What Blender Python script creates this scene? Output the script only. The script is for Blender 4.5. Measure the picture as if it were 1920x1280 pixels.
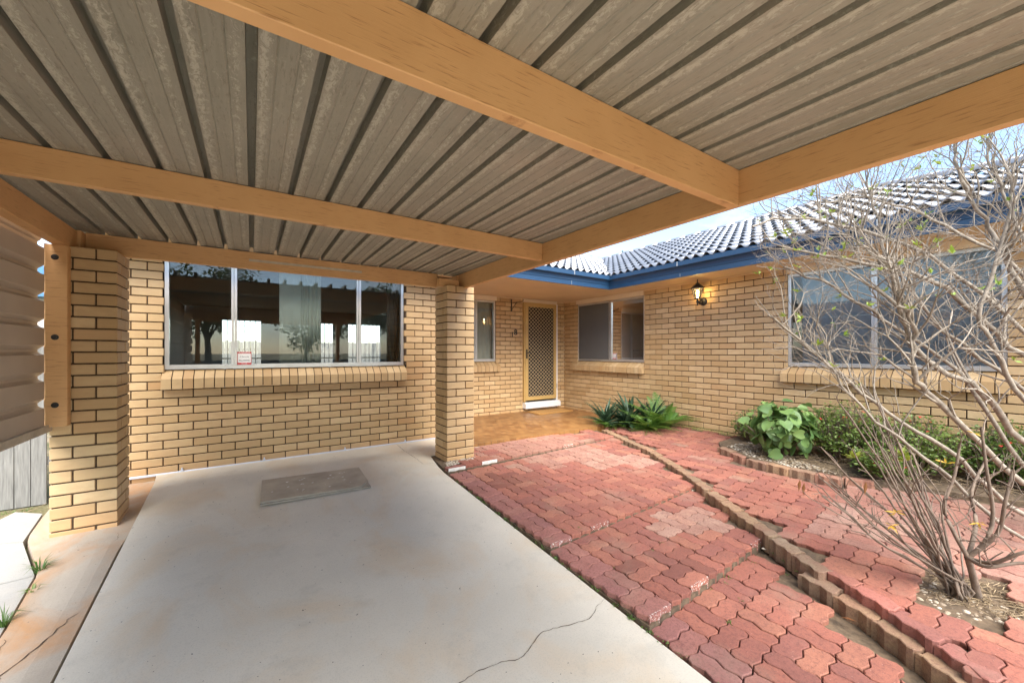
import bpy, bmesh, math, random
from mathutils import Vector, Matrix
R = math.radians
rnd = random.Random(7)
for o in list(bpy.data.objects): bpy.data.objects.remove(o)
scn = bpy.context.scene
col = scn.collection
# ------------------------------------------------------------------ camera, sky, sun, exposure
EYE = 1.31; YAW = R(33.6); FPX = 735.0
cam = bpy.data.cameras.new('camera'); cam.sensor_width = 36; cam.lens = FPX/1920*36
cam.shift_y = 20/1920; cam.clip_start = .02; cam.clip_end = 3000
co = bpy.data.objects.new('camera', cam); col.objects.link(co)
co.location = (0, 0, EYE); co.rotation_euler = (R(90), 0, -YAW); scn.camera = co
SUN_EL, SUN_AZ = R(51), R(192)          # azimuth clockwise from +Y: the sun stands behind the camera, a little left
w = bpy.data.worlds.new('World'); scn.world = w; w.use_nodes = True
nt = w.node_tree; nt.nodes.clear()
sky = nt.nodes.new('ShaderNodeTexSky'); sky.sky_type = 'NISHITA'; sky.sun_disc = False
sky.sun_elevation = SUN_EL; sky.sun_rotation = SUN_AZ; sky.air_density = 1.0; sky.dust_density = .4; sky.ozone_density = 1.5
bg = nt.nodes.new('ShaderNodeBackground'); bg.inputs['Strength'].default_value = .05
wo = nt.nodes.new('ShaderNodeOutputWorld')
tc = nt.nodes.new('ShaderNodeTexCoord'); mp = nt.nodes.new('ShaderNodeMapping'); mp.inputs['Scale'].default_value = (1, 1, 2.6)
nz = nt.nodes.new('ShaderNodeTexNoise'); nz.inputs['Scale'].default_value = 2.2; nz.inputs['Detail'].default_value = 7; nz.inputs['Roughness'].default_value = .6
cr = nt.nodes.new('ShaderNodeValToRGB'); cr.color_ramp.elements[0].position = .50; cr.color_ramp.elements[1].position = .80
mx = nt.nodes.new('ShaderNodeMix'); mx.data_type = 'RGBA'; mx.inputs['B'].default_value = (5.0, 5.1, 5.3, 1)
nt.links.new(tc.outputs['Generated'], mp.inputs['Vector']); nt.links.new(mp.outputs['Vector'], nz.inputs['Vector'])
nt.links.new(nz.outputs['Fac'], cr.inputs['Fac']); nt.links.new(cr.outputs['Color'], mx.inputs['Factor'])
nt.links.new(sky.outputs['Color'], mx.inputs['A']); nt.links.new(mx.outputs['Result'], bg.inputs['Color'])
nt.links.new(bg.outputs['Background'], wo.inputs['Surface'])
sl = bpy.data.lights.new('sun', 'SUN'); sl.energy = 1.5; sl.angle = R(60); sl.color = (1, .95, .87)
so = bpy.data.objects.new('sun', sl); col.objects.link(so)
sd = Vector((math.sin(SUN_AZ)*math.cos(SUN_EL), math.cos(SUN_AZ)*math.cos(SUN_EL), math.sin(SUN_EL)))
so.rotation_euler = sd.to_track_quat('Z', 'Y').to_euler()
vs = scn.view_settings; vs.view_transform = 'Standard'; vs.look = 'None'; vs.gamma = 1; vs.exposure = 3.2; vs.use_curve_mapping = False

# ------------------------------------------------------------------ pixel helpers (photograph 1920 x 1280)
_s, _c = math.sin(YAW), math.cos(YAW)
def ray(px, py):
    u = (px-960)/FPX; v = (660-py)/FPX
    return Vector((_s+u*_c, _c-u*_s, v))
def at(px, py, d): return Vector((0, 0, EYE)) + ray(px, py)*d          # at camera depth d
def pix(p):
    d = p[0]*_s+p[1]*_c
    if d < .05: return None
    return 960+FPX*(p[0]*_c-p[1]*_s)/d, 660-FPX*(p[2]-EYE)/d, d

# ------------------------------------------------------------------ materials
def new_mat(name):
    m = bpy.data.materials.new(name); m.use_nodes = True
    t = m.node_tree; b = t.nodes['Principled BSDF']; return m, t, b
def nd(t, typ, **k):
    n = t.nodes.new(typ)
    for a, v in k.items():
        if a.startswith('i_'):
            key = a[2:].replace('_', ' ')
            n.inputs[int(key) if key.isdigit() else key].default_value = v
        else: setattr(n, a, v)
    return n
def L(t, a, b): t.links.new(a, b)
def c4(c): return (c[0], c[1], c[2], 1)
def noise(t, vec, scale, detail=4, rough=.55, dist=0):
    n = nd(t, 'ShaderNodeTexNoise'); n.inputs['Scale'].default_value = scale; n.inputs['Detail'].default_value = detail
    n.inputs['Roughness'].default_value = rough; n.inputs['Distortion'].default_value = dist
    if vec is not None: L(t, vec, n.inputs['Vector'])
    return n.outputs['Fac']
def ramp(t, fac, stops):
    r = nd(t, 'ShaderNodeValToRGB'); e = r.color_ramp.elements
    while len(e) < len(stops): e.new(.5)
    for i, (p, c) in enumerate(stops):
        e[i].position = p; e[i].color = c4(c) if isinstance(c, (tuple, list)) else (c, c, c, 1)
    L(t, fac, r.inputs['Fac']); return r.outputs['Color']
def mix(t, fac, a, b, mode='MIX'):
    n = nd(t, 'ShaderNodeMix', data_type='RGBA', blend_type=mode)
    for s, v in (('Factor', fac), ('A', a), ('B', b)):
        if isinstance(v, bpy.types.NodeSocket): L(t, v, n.inputs[s])
        elif s == 'Factor': n.inputs[s].default_value = v
        else: n.inputs[s].default_value = c4(v)
    return n.outputs['Result']
def math_(t, op, a, b=0.0, clamp=False):
    n = nd(t, 'ShaderNodeMath', operation=op, use_clamp=clamp)
    for i, v in enumerate((a, b)):
        if isinstance(v, bpy.types.NodeSocket): L(t, v, n.inputs[i])
        else: n.inputs[i].default_value = v
    return n.outputs[0]
def pos(t): return nd(t, 'ShaderNodeNewGeometry').outputs['Position']
def objc(t): return nd(t, 'ShaderNodeTexCoord').outputs['Object']
def scl(t, vec, s):
    n = nd(t, 'ShaderNodeMapping'); n.inputs['Scale'].default_value = s; L(t, vec, n.inputs['Vector']); return n.outputs['Vector']
def bump(t, b, h, strength=.3, dist=.01):
    n = nd(t, 'ShaderNodeBump'); n.inputs['Strength'].default_value = strength; n.inputs['Distance'].default_value = dist
    L(t, h, n.inputs['Height']); L(t, n.outputs['Normal'], b.inputs['Normal'])
def plain(name, c, rough=.5, var=.25, scale=8, metal=0, bmp=0, bscale=60, spec=.5, stretch=None):
    m, t, b = new_mat(name); p = pos(t)
    if stretch: p = scl(t, p, stretch)
    n = noise(t, p, scale, 5)
    colr = ramp(t, n, [(.3, tuple(x*(1-var) for x in c)), (.7, tuple(min(.95, x*(1+var*.6)) for x in c))])
    L(t, colr, b.inputs['Base Color']); b.inputs['Roughness'].default_value = rough; b.inputs['Metallic'].default_value = metal
    b.inputs['Specular IOR Level'].default_value = spec
    if bmp: bump(t, b, noise(t, p, bscale, 4), bmp, .004)
    return m
M = {}
def brick_mat(name, attr):
    m, t, b = new_mat(name); p = pos(t)
    if attr: r = nd(t, 'ShaderNodeAttribute', attribute_name='rnd').outputs['Fac']
    else: r = nd(t, 'ShaderNodeObjectInfo').outputs['Random']
    base = ramp(t, r, [(0, (.46, .295, .135)), (.3, (.50, .335, .165)), (.7, (.54, .37, .19)), (.92, (.60, .425, .23)), (1, (.45, .265, .115))])
    n = noise(t, scl(t, p, (1, 1, 2.5)), 9, 5)
    c = mix(t, ramp(t, n, [(.42, 0.0), (.75, .5)]), base, (.42, .26, .125))
    sp = noise(t, p, 210, 2); c = mix(t, ramp(t, sp, [(.70, 0.0), (.76, .55)]), c, (.22, .12, .05))
    z = nd(t, 'ShaderNodeSeparateXYZ'); L(t, p, z.inputs[0])
    low = ramp(t, math_(t, 'ADD', z.outputs['Z'], math_(t, 'MULTIPLY', noise(t, p, 5, 5), .25)), [(.12, .55), (.34, 0.0)])
    c = mix(t, low, c, (.56, .30, .13))      # rising damp stain on the lowest courses
    L(t, c, b.inputs['Base Color']); b.inputs['Roughness'].default_value = .52
    bump(t, b, noise(t, p, 90, 4), .18, .003); return m
M['brick'] = brick_mat('brick', False); M['brick_joined'] = brick_mat('brick_joined', True)
M['mortar'] = plain('mortar', (.085, .052, .028), .95, .4, 30, bmp=.5)
def paint_beam():
    m, t, b = new_mat('beam_paint'); p = pos(t)
    n = noise(t, p, 3, 5); g = noise(t, scl(t, p, (3, 3, 60)), 3, 6, .6)
    c = ramp(t, n, [(.3, (.60, .335, .14)), (.7, (.68, .395, .175))])
    c = mix(t, ramp(t, g, [(.58, 0.0), (.68, .7)]), c, (.33, .15, .05))
    d = noise(t, p, 1.3, 6, .7); c = mix(t, ramp(t, d, [(.6, 0.0), (.8, .4)]), c, (.36, .19, .07))
    L(t, c, b.inputs['Base Color']); b.inputs['Roughness'].default_value = .55
    bump(t, b, g, .25, .003); return m
M['beam'] = paint_beam()
def sheet_under():
    m, t, b = new_mat('weathered_sheet'); p = pos(t)
    n = noise(t, p, 1.6, 6, .65); st = noise(t, scl(t, p, (30, .9, 30)), 2, 5, .7)
    c = ramp(t, n, [(.3, (.245, .235, .185)), (.55, (.30, .28, .225)), (.75, (.36, .305, .24))])
    c = mix(t, ramp(t, st, [(.42, 0.0), (.7, .35)]), c, (.38, .35, .285))
    sx = nd(t, 'ShaderNodeSeparateXYZ'); L(t, p, sx.inputs[0])
    fr = math_(t, 'FRACT', math_(t, 'ADD', math_(t, 'DIVIDE', sx.outputs['X'], .194), math_(t, 'MULTIPLY', noise(t, scl(t, p, (1, .8, 1)), 2.2, 4), .16)))
    band = ramp(t, fr, [(.12, .0), (.24, .17), (.40, .02), (.70, .0), (.84, .12), (.93, .0)])      # condensation tide marks follow each pan
    fl = noise(t, scl(t, p, (9, 4.5, 9)), 5.5, 10, .80, 1.2)
    c = mix(t, ramp(t, math_(t, 'ADD', fl, band), [(.59, 0.0), (.68, .75)]), c, (.50, .475, .39))
    f2 = noise(t, scl(t, p, (3.5, 2.0, 3)), 3.0, 9, .78, .5); c = mix(t, ramp(t, f2, [(.63, 0.0), (.70, .55)]), c, (.50, .475, .40))
    f3 = noise(t, scl(t, p, (20, 3, 20)), 6, 6, .7); c = mix(t, ramp(t, f3, [(.35, .5), (.45, 0.0)]), c, (.15, .13, .10))
    L(t, c, b.inputs['Base Color']); b.inputs['Roughness'].default_value = .6; b.inputs['Metallic'].default_value = .0
    bump(t, b, fl, .25, .002); return m
M['sheet'] = sheet_under()
M['cladding'] = plain('cladding_paint', (.47, .40, .33), .42, .12, 2, bmp=.04)
M['galv'] = plain('galvanised', (.55, .54, .52), .4, .2, 12, metal=.6)
def concrete(name, base, stain, sf, dirt=.35, s0=.52):
    m, t, b = new_mat(name); p = pos(t)
    n = noise(t, p, .9, 7, .6); c = ramp(t, n, [(.3, tuple(x*.86 for x in base)), (.7, tuple(min(.9, x*1.07) for x in base))])
    s = noise(t, scl(t, p, (1.0, .7, 1)), 1.7, 6, .6, .8); c = mix(t, ramp(t, s, [(s0, 0.0), (s0+.2, sf)]), c, stain)
    g = noise(t, p, 4.5, 7, .7); c = mix(t, ramp(t, g, [(.55, 0.0), (.8, dirt)]), c, tuple(x*.55 for x in base))
    f = noise(t, p, 140, 3); c = mix(t, ramp(t, f, [(.35, .25), (.5, 0.0)]), c, tuple(x*.6 for x in base))
    k = noise(t, p, 46, 2); c = mix(t, ramp(t, k, [(.735, 0.0), (.75, .9)]), c, (.06, .05, .045))
    L(t, c, b.inputs['Base Color']); b.inputs['Roughness'].default_value = .82
    bump(t, b, noise(t, p, 170, 4), .2, .003); return m
M['concrete'] = concrete('driveway_concrete', (.66, .60, .495), (.62, .45, .27), .55, .42, .49)
M['path_white'] = concrete('old_path_concrete', (.36, .345, .315), (.60, .50, .40), .4)
M['path_stained'] = concrete('stained_path_concrete', (.44, .37, .29), (.46, .245, .11), .95, .35, .43)
def paver_mat():
    m, t, b = new_mat('paver'); p = pos(t); oi = nd(t, 'ShaderNodeObjectInfo')
    n = noise(t, p, 7, 6, .65); c = mix(t, ramp(t, n, [(.35, .45), (.6, 0.0)]), oi.outputs['Color'], (.20, .075, .055))
    s = noise(t, p, 230, 3, .6); c = mix(t, ramp(t, s, [(.30, .6), (.45, 0.0)]), c, (.09, .035, .03))
    s3_ = noise(t, p, 60, 6, .75); c = mix(t, ramp(t, s3_, [(.36, .55), (.52, 0.0)]), c, (.11, .042, .034))
    s2 = noise(t, p, 110, 3); c = mix(t, ramp(t, s2, [(.66, 0.0), (.74, .6)]), c, (.48, .28, .22))
    dz = noise(t, p, 2.6, 5, .6); c = mix(t, ramp(t, dz, [(.55, 0.0), (.8, .4)]), c, (.30, .24, .17))
    o = objc(t); sx = nd(t, 'ShaderNodeSeparateXYZ'); L(t, o, sx.inputs[0])
    edge = math_(t, 'LESS_THAN', math_(t, 'ADD', sx.outputs['Y'], math_(t, 'MULTIPLY', noise(t, p, 60, 4), .03)), -.02)
    wear = math_(t, 'GREATER_THAN', noise(t, p, 85, 5, .7), math_(t, 'ADD', math_(t, 'MULTIPLY', oi.outputs['Alpha'], .62), .02))
    flag = math_(t, 'LESS_THAN', oi.outputs['Alpha'], .99)
    c = mix(t, math_(t, 'MULTIPLY', math_(t, 'MULTIPLY', edge, wear), flag), c, (.68, .64, .58))   # old white paint on step nosings
    L(t, c, b.inputs['Base Color']); b.inputs['Roughness'].default_value = .85
    bump(t, b, noise(t, p, 200, 5, .7), .45, .004); return m
M['paver'] = paver_mat()
M['soil'] = plain('soil', (.13, .09, .055), .95, .55, 22, bmp=.8, bscale=70)
def ground_mat():
    m, t, b = new_mat('yard_ground'); p = pos(t)
    n = noise(t, p, 1.4, 7, .65); c = ramp(t, n, [(.35, (.10, .12, .035)), (.5, (.17, .15, .07)), (.62, (.33, .26, .17))])
    c = mix(t, ramp(t, noise(t, p, 60, 5), [(.4, .5), (.6, 0.0)]), c, (.05, .045, .02))
    L(t, c, b.inputs['Base Color']); b.inputs['Roughness'].default_value = .95; bump(t, b, noise(t, p, 50, 5), .6, .02); return m
M['ground'] = ground_mat()
def porch_mat():
    m, t, b = new_mat('porch_tile'); p = pos(t)
    bt = nd(t, 'ShaderNodeTexBrick'); bt.inputs['Scale'].default_value = 1; bt.inputs['Brick Width'].default_value = .1; bt.inputs['Row Height'].default_value = .1
    bt.inputs['Mortar Size'].default_value = .004; bt.inputs['Color1'].default_value = (.15, .06, .018, 1); bt.inputs['Color2'].default_value = (.33, .17, .06, 1); bt.inputs['Mortar'].default_value = (.11, .055, .025, 1)
    L(t, p, bt.inputs['Vector'])
    n = noise(t, scl(t, p, (9, 22, 1)), 1.6, 5); c = mix(t, ramp(t, n, [(.4, 0.0), (.65, .6)]), bt.outputs['Color'], (.16, .065, .02))
    d = noise(t, p, 1.2, 5); c = mix(t, ramp(t, d, [(.45, 0.0), (.7, .5)]), c, (.34, .175, .06))
    L(t, c, b.inputs['Base Color']); b.inputs['Roughness'].default_value = .38; bump(t, b, noise(t, p, 60, 3), .12, .003); return m
M['porch'] = porch_mat()
M['gutter'] = plain('gutter_blue', (.014, .048, .105), .38, .12, 3, spec=.5)
def tile_mat():
    m, t, b = new_mat('roof_tile'); p = pos(t); r = nd(t, 'ShaderNodeObjectInfo').outputs['Random']
    c = ramp(t, r, [(0, (.125, .138, .165)), (1, (.17, .183, .21))])
    c = mix(t, ramp(t, noise(t, p, 6, 6, .7), [(.5, 0.0), (.75, .5)]), c, (.20, .20, .20))
    L(t, c, b.inputs['Base Color']); b.inputs['Roughness'].default_value = .28; b.inputs['Specular IOR Level'].default_value = .7; b.inputs['Coat Weight'].default_value = .8; b.inputs['Coat Roughness'].default_value = .15
    return m
M['tile'] = tile_mat()
M['soffit'] = plain('soffit_paint', (.66, .49, .30), .6, .08, 2)
M['lintel'] = plain('lintel_paint', (.72, .60, .44), .5, .06, 3)
M['alu'] = plain('anodised_aluminium', (.62, .62, .62), .32, .1, 6, metal=.75)
M['white'] = plain('white_paint', (.78, .77, .75), .45, .06, 6)
def glass_mat(name, tint=(.85, .88, .88), ior=1.52):
    m, t, b = new_mat(name); t.nodes.remove(b)
    tr = nd(t, 'ShaderNodeBsdfTransparent'); tr.inputs['Color'].default_value = c4(tint)
    gl = nd(t, 'ShaderNodeBsdfGlossy'); gl.inputs['Roughness'].default_value = .012
    fr = nd(t, 'ShaderNodeFresnel'); fr.inputs['IOR'].default_value = ior
    f2 = math_(t, 'MULTIPLY', fr.outputs[0], 1.25, True)      # both faces of the pane reflect
    ms = nd(t, 'ShaderNodeMixShader'); L(t, f2, ms.inputs[0]); L(t, tr.outputs[0], ms.inputs[1]); L(t, gl.outputs[0], ms.inputs[2])
    L(t, ms.outputs[0], t.nodes['Material Output'].inputs['Surface']); return m
M['glass'] = glass_mat('window_glass'); M['lampglass'] = glass_mat('lantern_glass', (.95, .9, .8))
M['door'] = plain('door_frame_paint', (.50, .33, .12), .4, .08, 5)
M['grille'] = plain('grille_paint', (.66, .50, .28), .45, .1, 20)
M['screen'] = plain('insect_screen', (.012, .009, .007), .8, .2, 40)
M['black'] = plain('black_iron', (.018, .016, .015), .45, .2, 20)
M['wood_grey'] = plain('grey_paling', (.19, .185, .17), .85, .35, 5, bmp=.4, bscale=20, stretch=(14, 14, 1))
M['mat'] = plain('coir_mat', (.42, .22, .06), .95, .3, 60, bmp=.8, bscale=120)
M['board'] = plain('cement_board', (.40, .335, .255), .7, .3, 5, bmp=.15)
M['pvc'] = plain('grey_conduit', (.58, .60, .66), .4, .08, 6)
M['curtain'] = plain('sheer_curtain', (.58, .62, .55), .85, .06, 4)
M['drape'] = plain('cream_curtain', (.60, .54, .42), .85, .08, 4)
M['blind'] = plain('grey_blind', (.46, .50, .56), .8, .05, 3)
M['blind_dark'] = plain('charcoal_blind', (.12, .12, .118), .8, .06, 3)
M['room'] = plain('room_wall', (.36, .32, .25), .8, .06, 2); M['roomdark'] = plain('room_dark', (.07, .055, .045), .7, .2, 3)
M['bark'] = plain('pale_bark', (.255, .215, .17), .85, .38, 26, bmp=.6, bscale=80)
M['twig'] = plain('brown_twig', (.18, .132, .098), .8, .4, 22, bmp=.4)
def leaf(name, c1, c2, rough=.45):
    m, t, b = new_mat(name); p = pos(t); r = nd(t, 'ShaderNodeObjectInfo').outputs['Random']
    n = noise(t, p, 9, 4); f = math_(t, 'ADD', math_(t, 'MULTIPLY', r, .6), math_(t, 'MULTIPLY', n, .5))
    L(t, ramp(t, f, [(.2, c1), (.8, c2)]), b.inputs['Base Color']); b.inputs['Roughness'].default_value = rough
    tl = nd(t, 'ShaderNodeBsdfTranslucent'); tl.inputs['Color'].default_value = c4(tuple(x*1.3 for x in c2))
    ms = nd(t, 'ShaderNodeMixShader'); ms.inputs[0].default_value = .22; L(t, b.outputs[0], ms.inputs[1]); L(t, tl.outputs[0], ms.inputs[2])
    L(t, ms.outputs[0], t.nodes['Material Output'].inputs['Surface']); return m
M['leaf_heart'] = leaf('heart_leaf', (.07, .15, .05), (.19, .30, .085)); M['leaf_strap'] = leaf('strap_leaf', (.018, .05, .025), (.06, .11, .06))
M['leaf_fern'] = leaf('fern_leaf', (.06, .15, .02), (.16, .28, .05)); M['leaf_small'] = leaf('small_leaf', (.075, .14, .025), (.20, .27, .06))
M['leaf_bright'] = leaf('bright_leaf', (.16, .26, .03), (.32, .36, .05)); M['leaf_dry'] = leaf('dry_leaf', (.16, .06, .025), (.30, .13, .04))
M['leaf_yellow'] = leaf('yellow_leaf', (.45, .25, .02), (.55, .40, .03))
M['petal'] = plain('red_petal', (.55, .04, .03), .5, .1, 20)
M['leaf_tree'] = leaf('tree_leaf', (.03, .06, .015), (.09, .13, .03)); M['grass'] = leaf('grass_blade', (.05, .12, .02), (.14, .22, .04))
M['straw'] = plain('dry_straw', (.30, .22, .13), .9, .4, 30)
def pebble_mat():
    m, t, b = new_mat('pebble'); a = nd(t, 'ShaderNodeAttribute', attribute_name='rnd').outputs['Fac']
    L(t, ramp(t, a, [(0, (.17, .12, .08)), (.4, (.34, .27, .19)), (1, (.52, .47, .39))]), b.inputs['Base Color']); b.inputs['Roughness'].default_value = .75; return m
M['pebble'] = pebble_mat()
M['asphalt'] = plain('asphalt', (.055, .055, .058), .9, .25, 20, bmp=.5)
M['red'] = plain('warning_red', (.50, .06, .06), .5, .05, 5); M['ink'] = plain('black_ink', (.02, .02, .02), .5, .05, 5)
M['stone'] = plain('render_wall', (.62, .60, .56), .8, .1, 3); M['roofblue'] = plain('blue_steel_roof', (.05, .13, .22), .4, .1, 3)
def emit(name, c, s):
    m, t, b = new_mat(name); b.inputs['Base Color'].default_value = c4(c); b.inputs['Emission Color'].default_value = c4(c); b.inputs['Emission Strength'].default_value = s; return m
M['bulb'] = emit('lit_bulb', (1, .68, .25), 9)

# ------------------------------------------------------------------ mesh helpers
class MB:
    def __init__(s): s.v = []; s.f = []; s.a = []
    def add(s, vs_, fs_, a=0.0):
        k = len(s.v); s.v += [tuple(x) for x in vs_]; s.f += [tuple(i+k for i in f) for f in fs_]; s.a += [a]*len(fs_)
    def box(s, x0, x1, y0, y1, z0, z1, mat=None, a=0.0):
        vs_ = [(x0, y0, z0), (x1, y0, z0), (x1, y1, z0), (x0, y1, z0), (x0, y0, z1), (x1, y0, z1), (x1, y1, z1), (x0, y1, z1)]
        if mat is not None: vs_ = [mat @ Vector(v) for v in vs_]
        s.add(vs_, [(0, 3, 2, 1), (4, 5, 6, 7), (0, 1, 5, 4), (1, 2, 6, 5), (2, 3, 7, 6), (3, 0, 4, 7)], a)
    def prism(s, poly, z0, z1, a=0.0):           # plan polygon counter-clockwise; z may be functions
        f0 = z0 if callable(z0) else (lambda x, y: z0); f1 = z1 if callable(z1) else (lambda x, y: z1)
        n = len(poly)
        vs_ = [(x, y, f0(x, y)) for x, y in poly]+[(x, y, f1(x, y)) for x, y in poly]
        s.add(vs_, [tuple(range(n-1, -1, -1)), tuple(range(n, 2*n))]+[(i, (i+1) % n, n+(i+1) % n, n+i) for i in range(n)], a)
    def tube(s, pts, rads, n=6, cap=True, a=0.0):
        pts = [Vector(p) for p in pts]
        if not isinstance(rads, (list, tuple)): rads = [rads]*len(pts)
        k = len(s.v); up = Vector((0, 0, 1))
        for i, p in enumerate(pts):
            d = (pts[min(i+1, len(pts)-1)]-pts[max(i-1, 0)]).normalized()
            if abs(d.dot(up)) > .93: up = Vector((1, .2, 0)).normalized()
            x = d.cross(up).normalized(); y = x.cross(d).normalized()
            for j in range(n):
                q = 2*math.pi*j/n; s.v.append(tuple(p+(x*math.cos(q)+y*math.sin(q))*rads[i]))
        for i in range(len(pts)-1):
            for j in range(n):
                s.f.append((k+i*n+j, k+i*n+(j+1) % n, k+(i+1)*n+(j+1) % n, k+(i+1)*n+j)); s.a.append(a)
        if cap:
            s.f.append(tuple(k+n-1-j for j in range(n))); e = k+(len(pts)-1)*n; s.f.append(tuple(e+j for j in range(n))); s.a += [a, a]
    def lathe(s, prof, n=16, mat=None):
        k = len(s.v)
        for r_, z in prof:
            for j in range(n):
                q = 2*math.pi*j/n; v = Vector((r_*math.cos(q), r_*math.sin(q), z)); s.v.append(tuple(mat @ v if mat is not None else v))
        for i in range(len(prof)-1):
            for j in range(n): s.f.append((k+i*n+j, k+i*n+(j+1) % n, k+(i+1)*n+(j+1) % n, k+(i+1)*n+j)); s.a.append(0)
    def mesh(s, name, mat, smooth=False, attr=False):
        me = bpy.data.meshes.new(name); me.from_pydata(s.v, [], s.f); me.update()
        if mat is not None: me.materials.append(mat)
        if smooth: me.polygons.foreach_set('use_smooth', [True]*len(me.polygons))
        if attr:
            at_ = me.attributes.new('rnd', 'FLOAT', 'FACE'); at_.data.foreach_set('value', s.a)
        return me
    def obj(s, name, mat, parent=None, smooth=False, attr=False, loc=None, rot=None):
        return link(name, s.mesh(name, mat, smooth, attr), parent, loc, rot)
def link(name, me, parent=None, loc=None, rot=None):
    o = bpy.data.objects.new(name, me); col.objects.link(o)
    if loc is not None: o.location = loc
    if rot is not None: o.rotation_euler = rot
    if parent is not None:
        o.parent = parent
    return o
def empty(name, loc, label, cat, group=None):
    o = bpy.data.objects.new(name, None); col.objects.link(o); o.location = loc; o.empty_display_size = .1
    return tag(o, label, cat, group)
def tag(o, label, cat, group=None):
    o['label'] = label; o['category'] = cat
    if group: o['group'] = group
    return o
def struct(o, label, cat): o['kind'] = 'structure'; return tag(o, label, cat)
def stuff(o, label=None, cat=None):
    o['kind'] = 'stuff'
    if label: tag(o, label, cat)
    return o
def kid(mb, name, mat, parent, smooth=False, attr=False):      # world-space mesh parented to a thing at its own location
    o = mb.obj(name, mat, parent, smooth, attr)
    p = parent; off = Vector((0, 0, 0))
    while p is not None: off += Vector(p.location); p = p.parent
    o.location = -off
    return o
def bevel_box(name, sx, sy, sz, mat, bev=.004):
    bm = bmesh.new(); bmesh.ops.create_cube(bm, size=1)
    for v in bm.verts: v.co = Vector((v.co.x*sx, v.co.y*sy, v.co.z*sz))
    if bev: bmesh.ops.bevel(bm, geom=list(bm.edges), offset=bev, segments=1, affect='EDGES', profile=.5)
    me = bpy.data.meshes.new(name); bm.to_mesh(me); bm.free(); me.materials.append(mat); return me
def rects(u0, u1, z0, z1, holes):
    us = sorted({u0, u1}|{min(max(h[i], u0), u1) for h in holes for i in (0, 1)}); zs = sorted({z0, z1}|{min(max(h[i], z0), z1) for h in holes for i in (2, 3)})
    out = []
    for a, b_ in zip(us, us[1:]):
        run = None
        for c, d in zip(zs, zs[1:]):
            hit = any(h[0] < (a+b_)/2 < h[1] and h[2] < (c+d)/2 < h[3] for h in holes)
            if hit:
                if run: out.append((a, b_, *run)); run = None
            else: run = (run[0], d) if run else (c, d)
        if run: out.append((a, b_, *run))
    return out
BL, BH, BD, MJ = .230, .076, .110, .010
brick_cache = {}
def brick_mesh(l, d=BD, h=BH):
    k = (round(l*200), round(d*200), round(h*200))
    if k not in brick_cache: brick_cache[k] = bevel_box('brick', k[0]/200, k[1]/200, k[2]/200, M['brick'], .0035)
    return brick_cache[k]
Z0 = -.016; CH = .086

# ================================================================== SETTING
def gz(x, y): return max(-.85, min(.06, .06-.065*(4.5-y)))-.14
mb = MB()
xs = [-600, -60, -20, -6, -3, -1.5, 0, 2, 4, 5.7, 10, 25, 80, 600]; ys = [-600, -60, -24, -13, -9, -6, -3, 0, 2, 4.5, 7, 12, 30, 100, 600]
mb.add([(x, y, gz(x, y)) for y in ys for x in xs], [(j*len(xs)+i, j*len(xs)+i+1, (j+1)*len(xs)+i+1, (j+1)*len(xs)+i) for j in range(len(ys)-1) for i in range(len(xs)-1)])
g = mb.obj('ground', M['ground']); struct(g, 'patchy grass and bare dirt of the yard', 'ground')
mb = MB(); mb.box(-300, 300, -21, -14, -1.1, -.975); struct(mb.obj('road', M['asphalt']), 'grey asphalt street beyond the driveway', 'road')
def dz(x, y): return .06-.065*(4.5-y) if y < 4.5 else .06+.02*(y-4.5)
# driveway slab
DR = [(-.70, -14), (1.717, -14), (1.717, 3.9), (1.735, 4.10), (1.80, 4.5), (2.62, 4.5), (2.62, 5.285), (-.80, 5.285), (-.77, 5.0), (-.69, 2.4)]
mb = MB(); mb.prism([p for p in DR], lambda x, y: dz(x, y)-.13, dz)
drive = mb.obj('driveway', M['concrete']); struct(drive, 'pale concrete driveway slab running under the carport', 'driveway')
def strip(mb, pts, wd, zf, seed=0, jit=.012):
    r = random.Random(seed); P = []
    for a, b_ in zip(pts, pts[1:]):
        n = max(2, int((Vector(b_)-Vector(a)).length/.02))
        for i in range(n): t_ = i/n; P.append(Vector(a).lerp(Vector(b_), t_))
    P.append(Vector(pts[-1]))
    off = 0; Q = []
    for i, p in enumerate(P):
        d = (P[min(i+1, len(P)-1)]-P[max(0, i-1)]).normalized(); nrm = Vector((-d.y, d.x)); off = off*.8+r.uniform(-jit, jit)
        ww = wd*r.uniform(.4, 1.2)*min(1, .35+min(i, len(P)-1-i)/10); c = p+nrm*off; Q.append((c+nrm*ww, c-nrm*ww))
    vs_ = []
    for a, b_ in Q: vs_ += [(a.x, a.y, zf(a.x, a.y)+.0025), (b_.x, b_.y, zf(b_.x, b_.y)+.0025)]
    mb.add(vs_, [(2*i, 2*i+1, 2*i+3, 2*i+2) for i in range(len(Q)-1)])
mb = MB(); strip(mb, [(1.71, 1.60), (1.52, 1.54), (1.25, 1.60), (1.05, 1.53), (.86, 1.57), (.70, 1.53), (.45, 1.5)], .0016, dz, 3, .007)
strip(mb, [(1.62, 4.25), (1.80, 4.22), (1.78, 3.95)], .0025, dz, 4, .003); strip(mb, [(1.62, 4.25), (1.60, 4.9), (1.62, 5.27)], .0022, dz, 5, .003)
kid(mb, 'crack', M['mortar'], drive)
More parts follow.
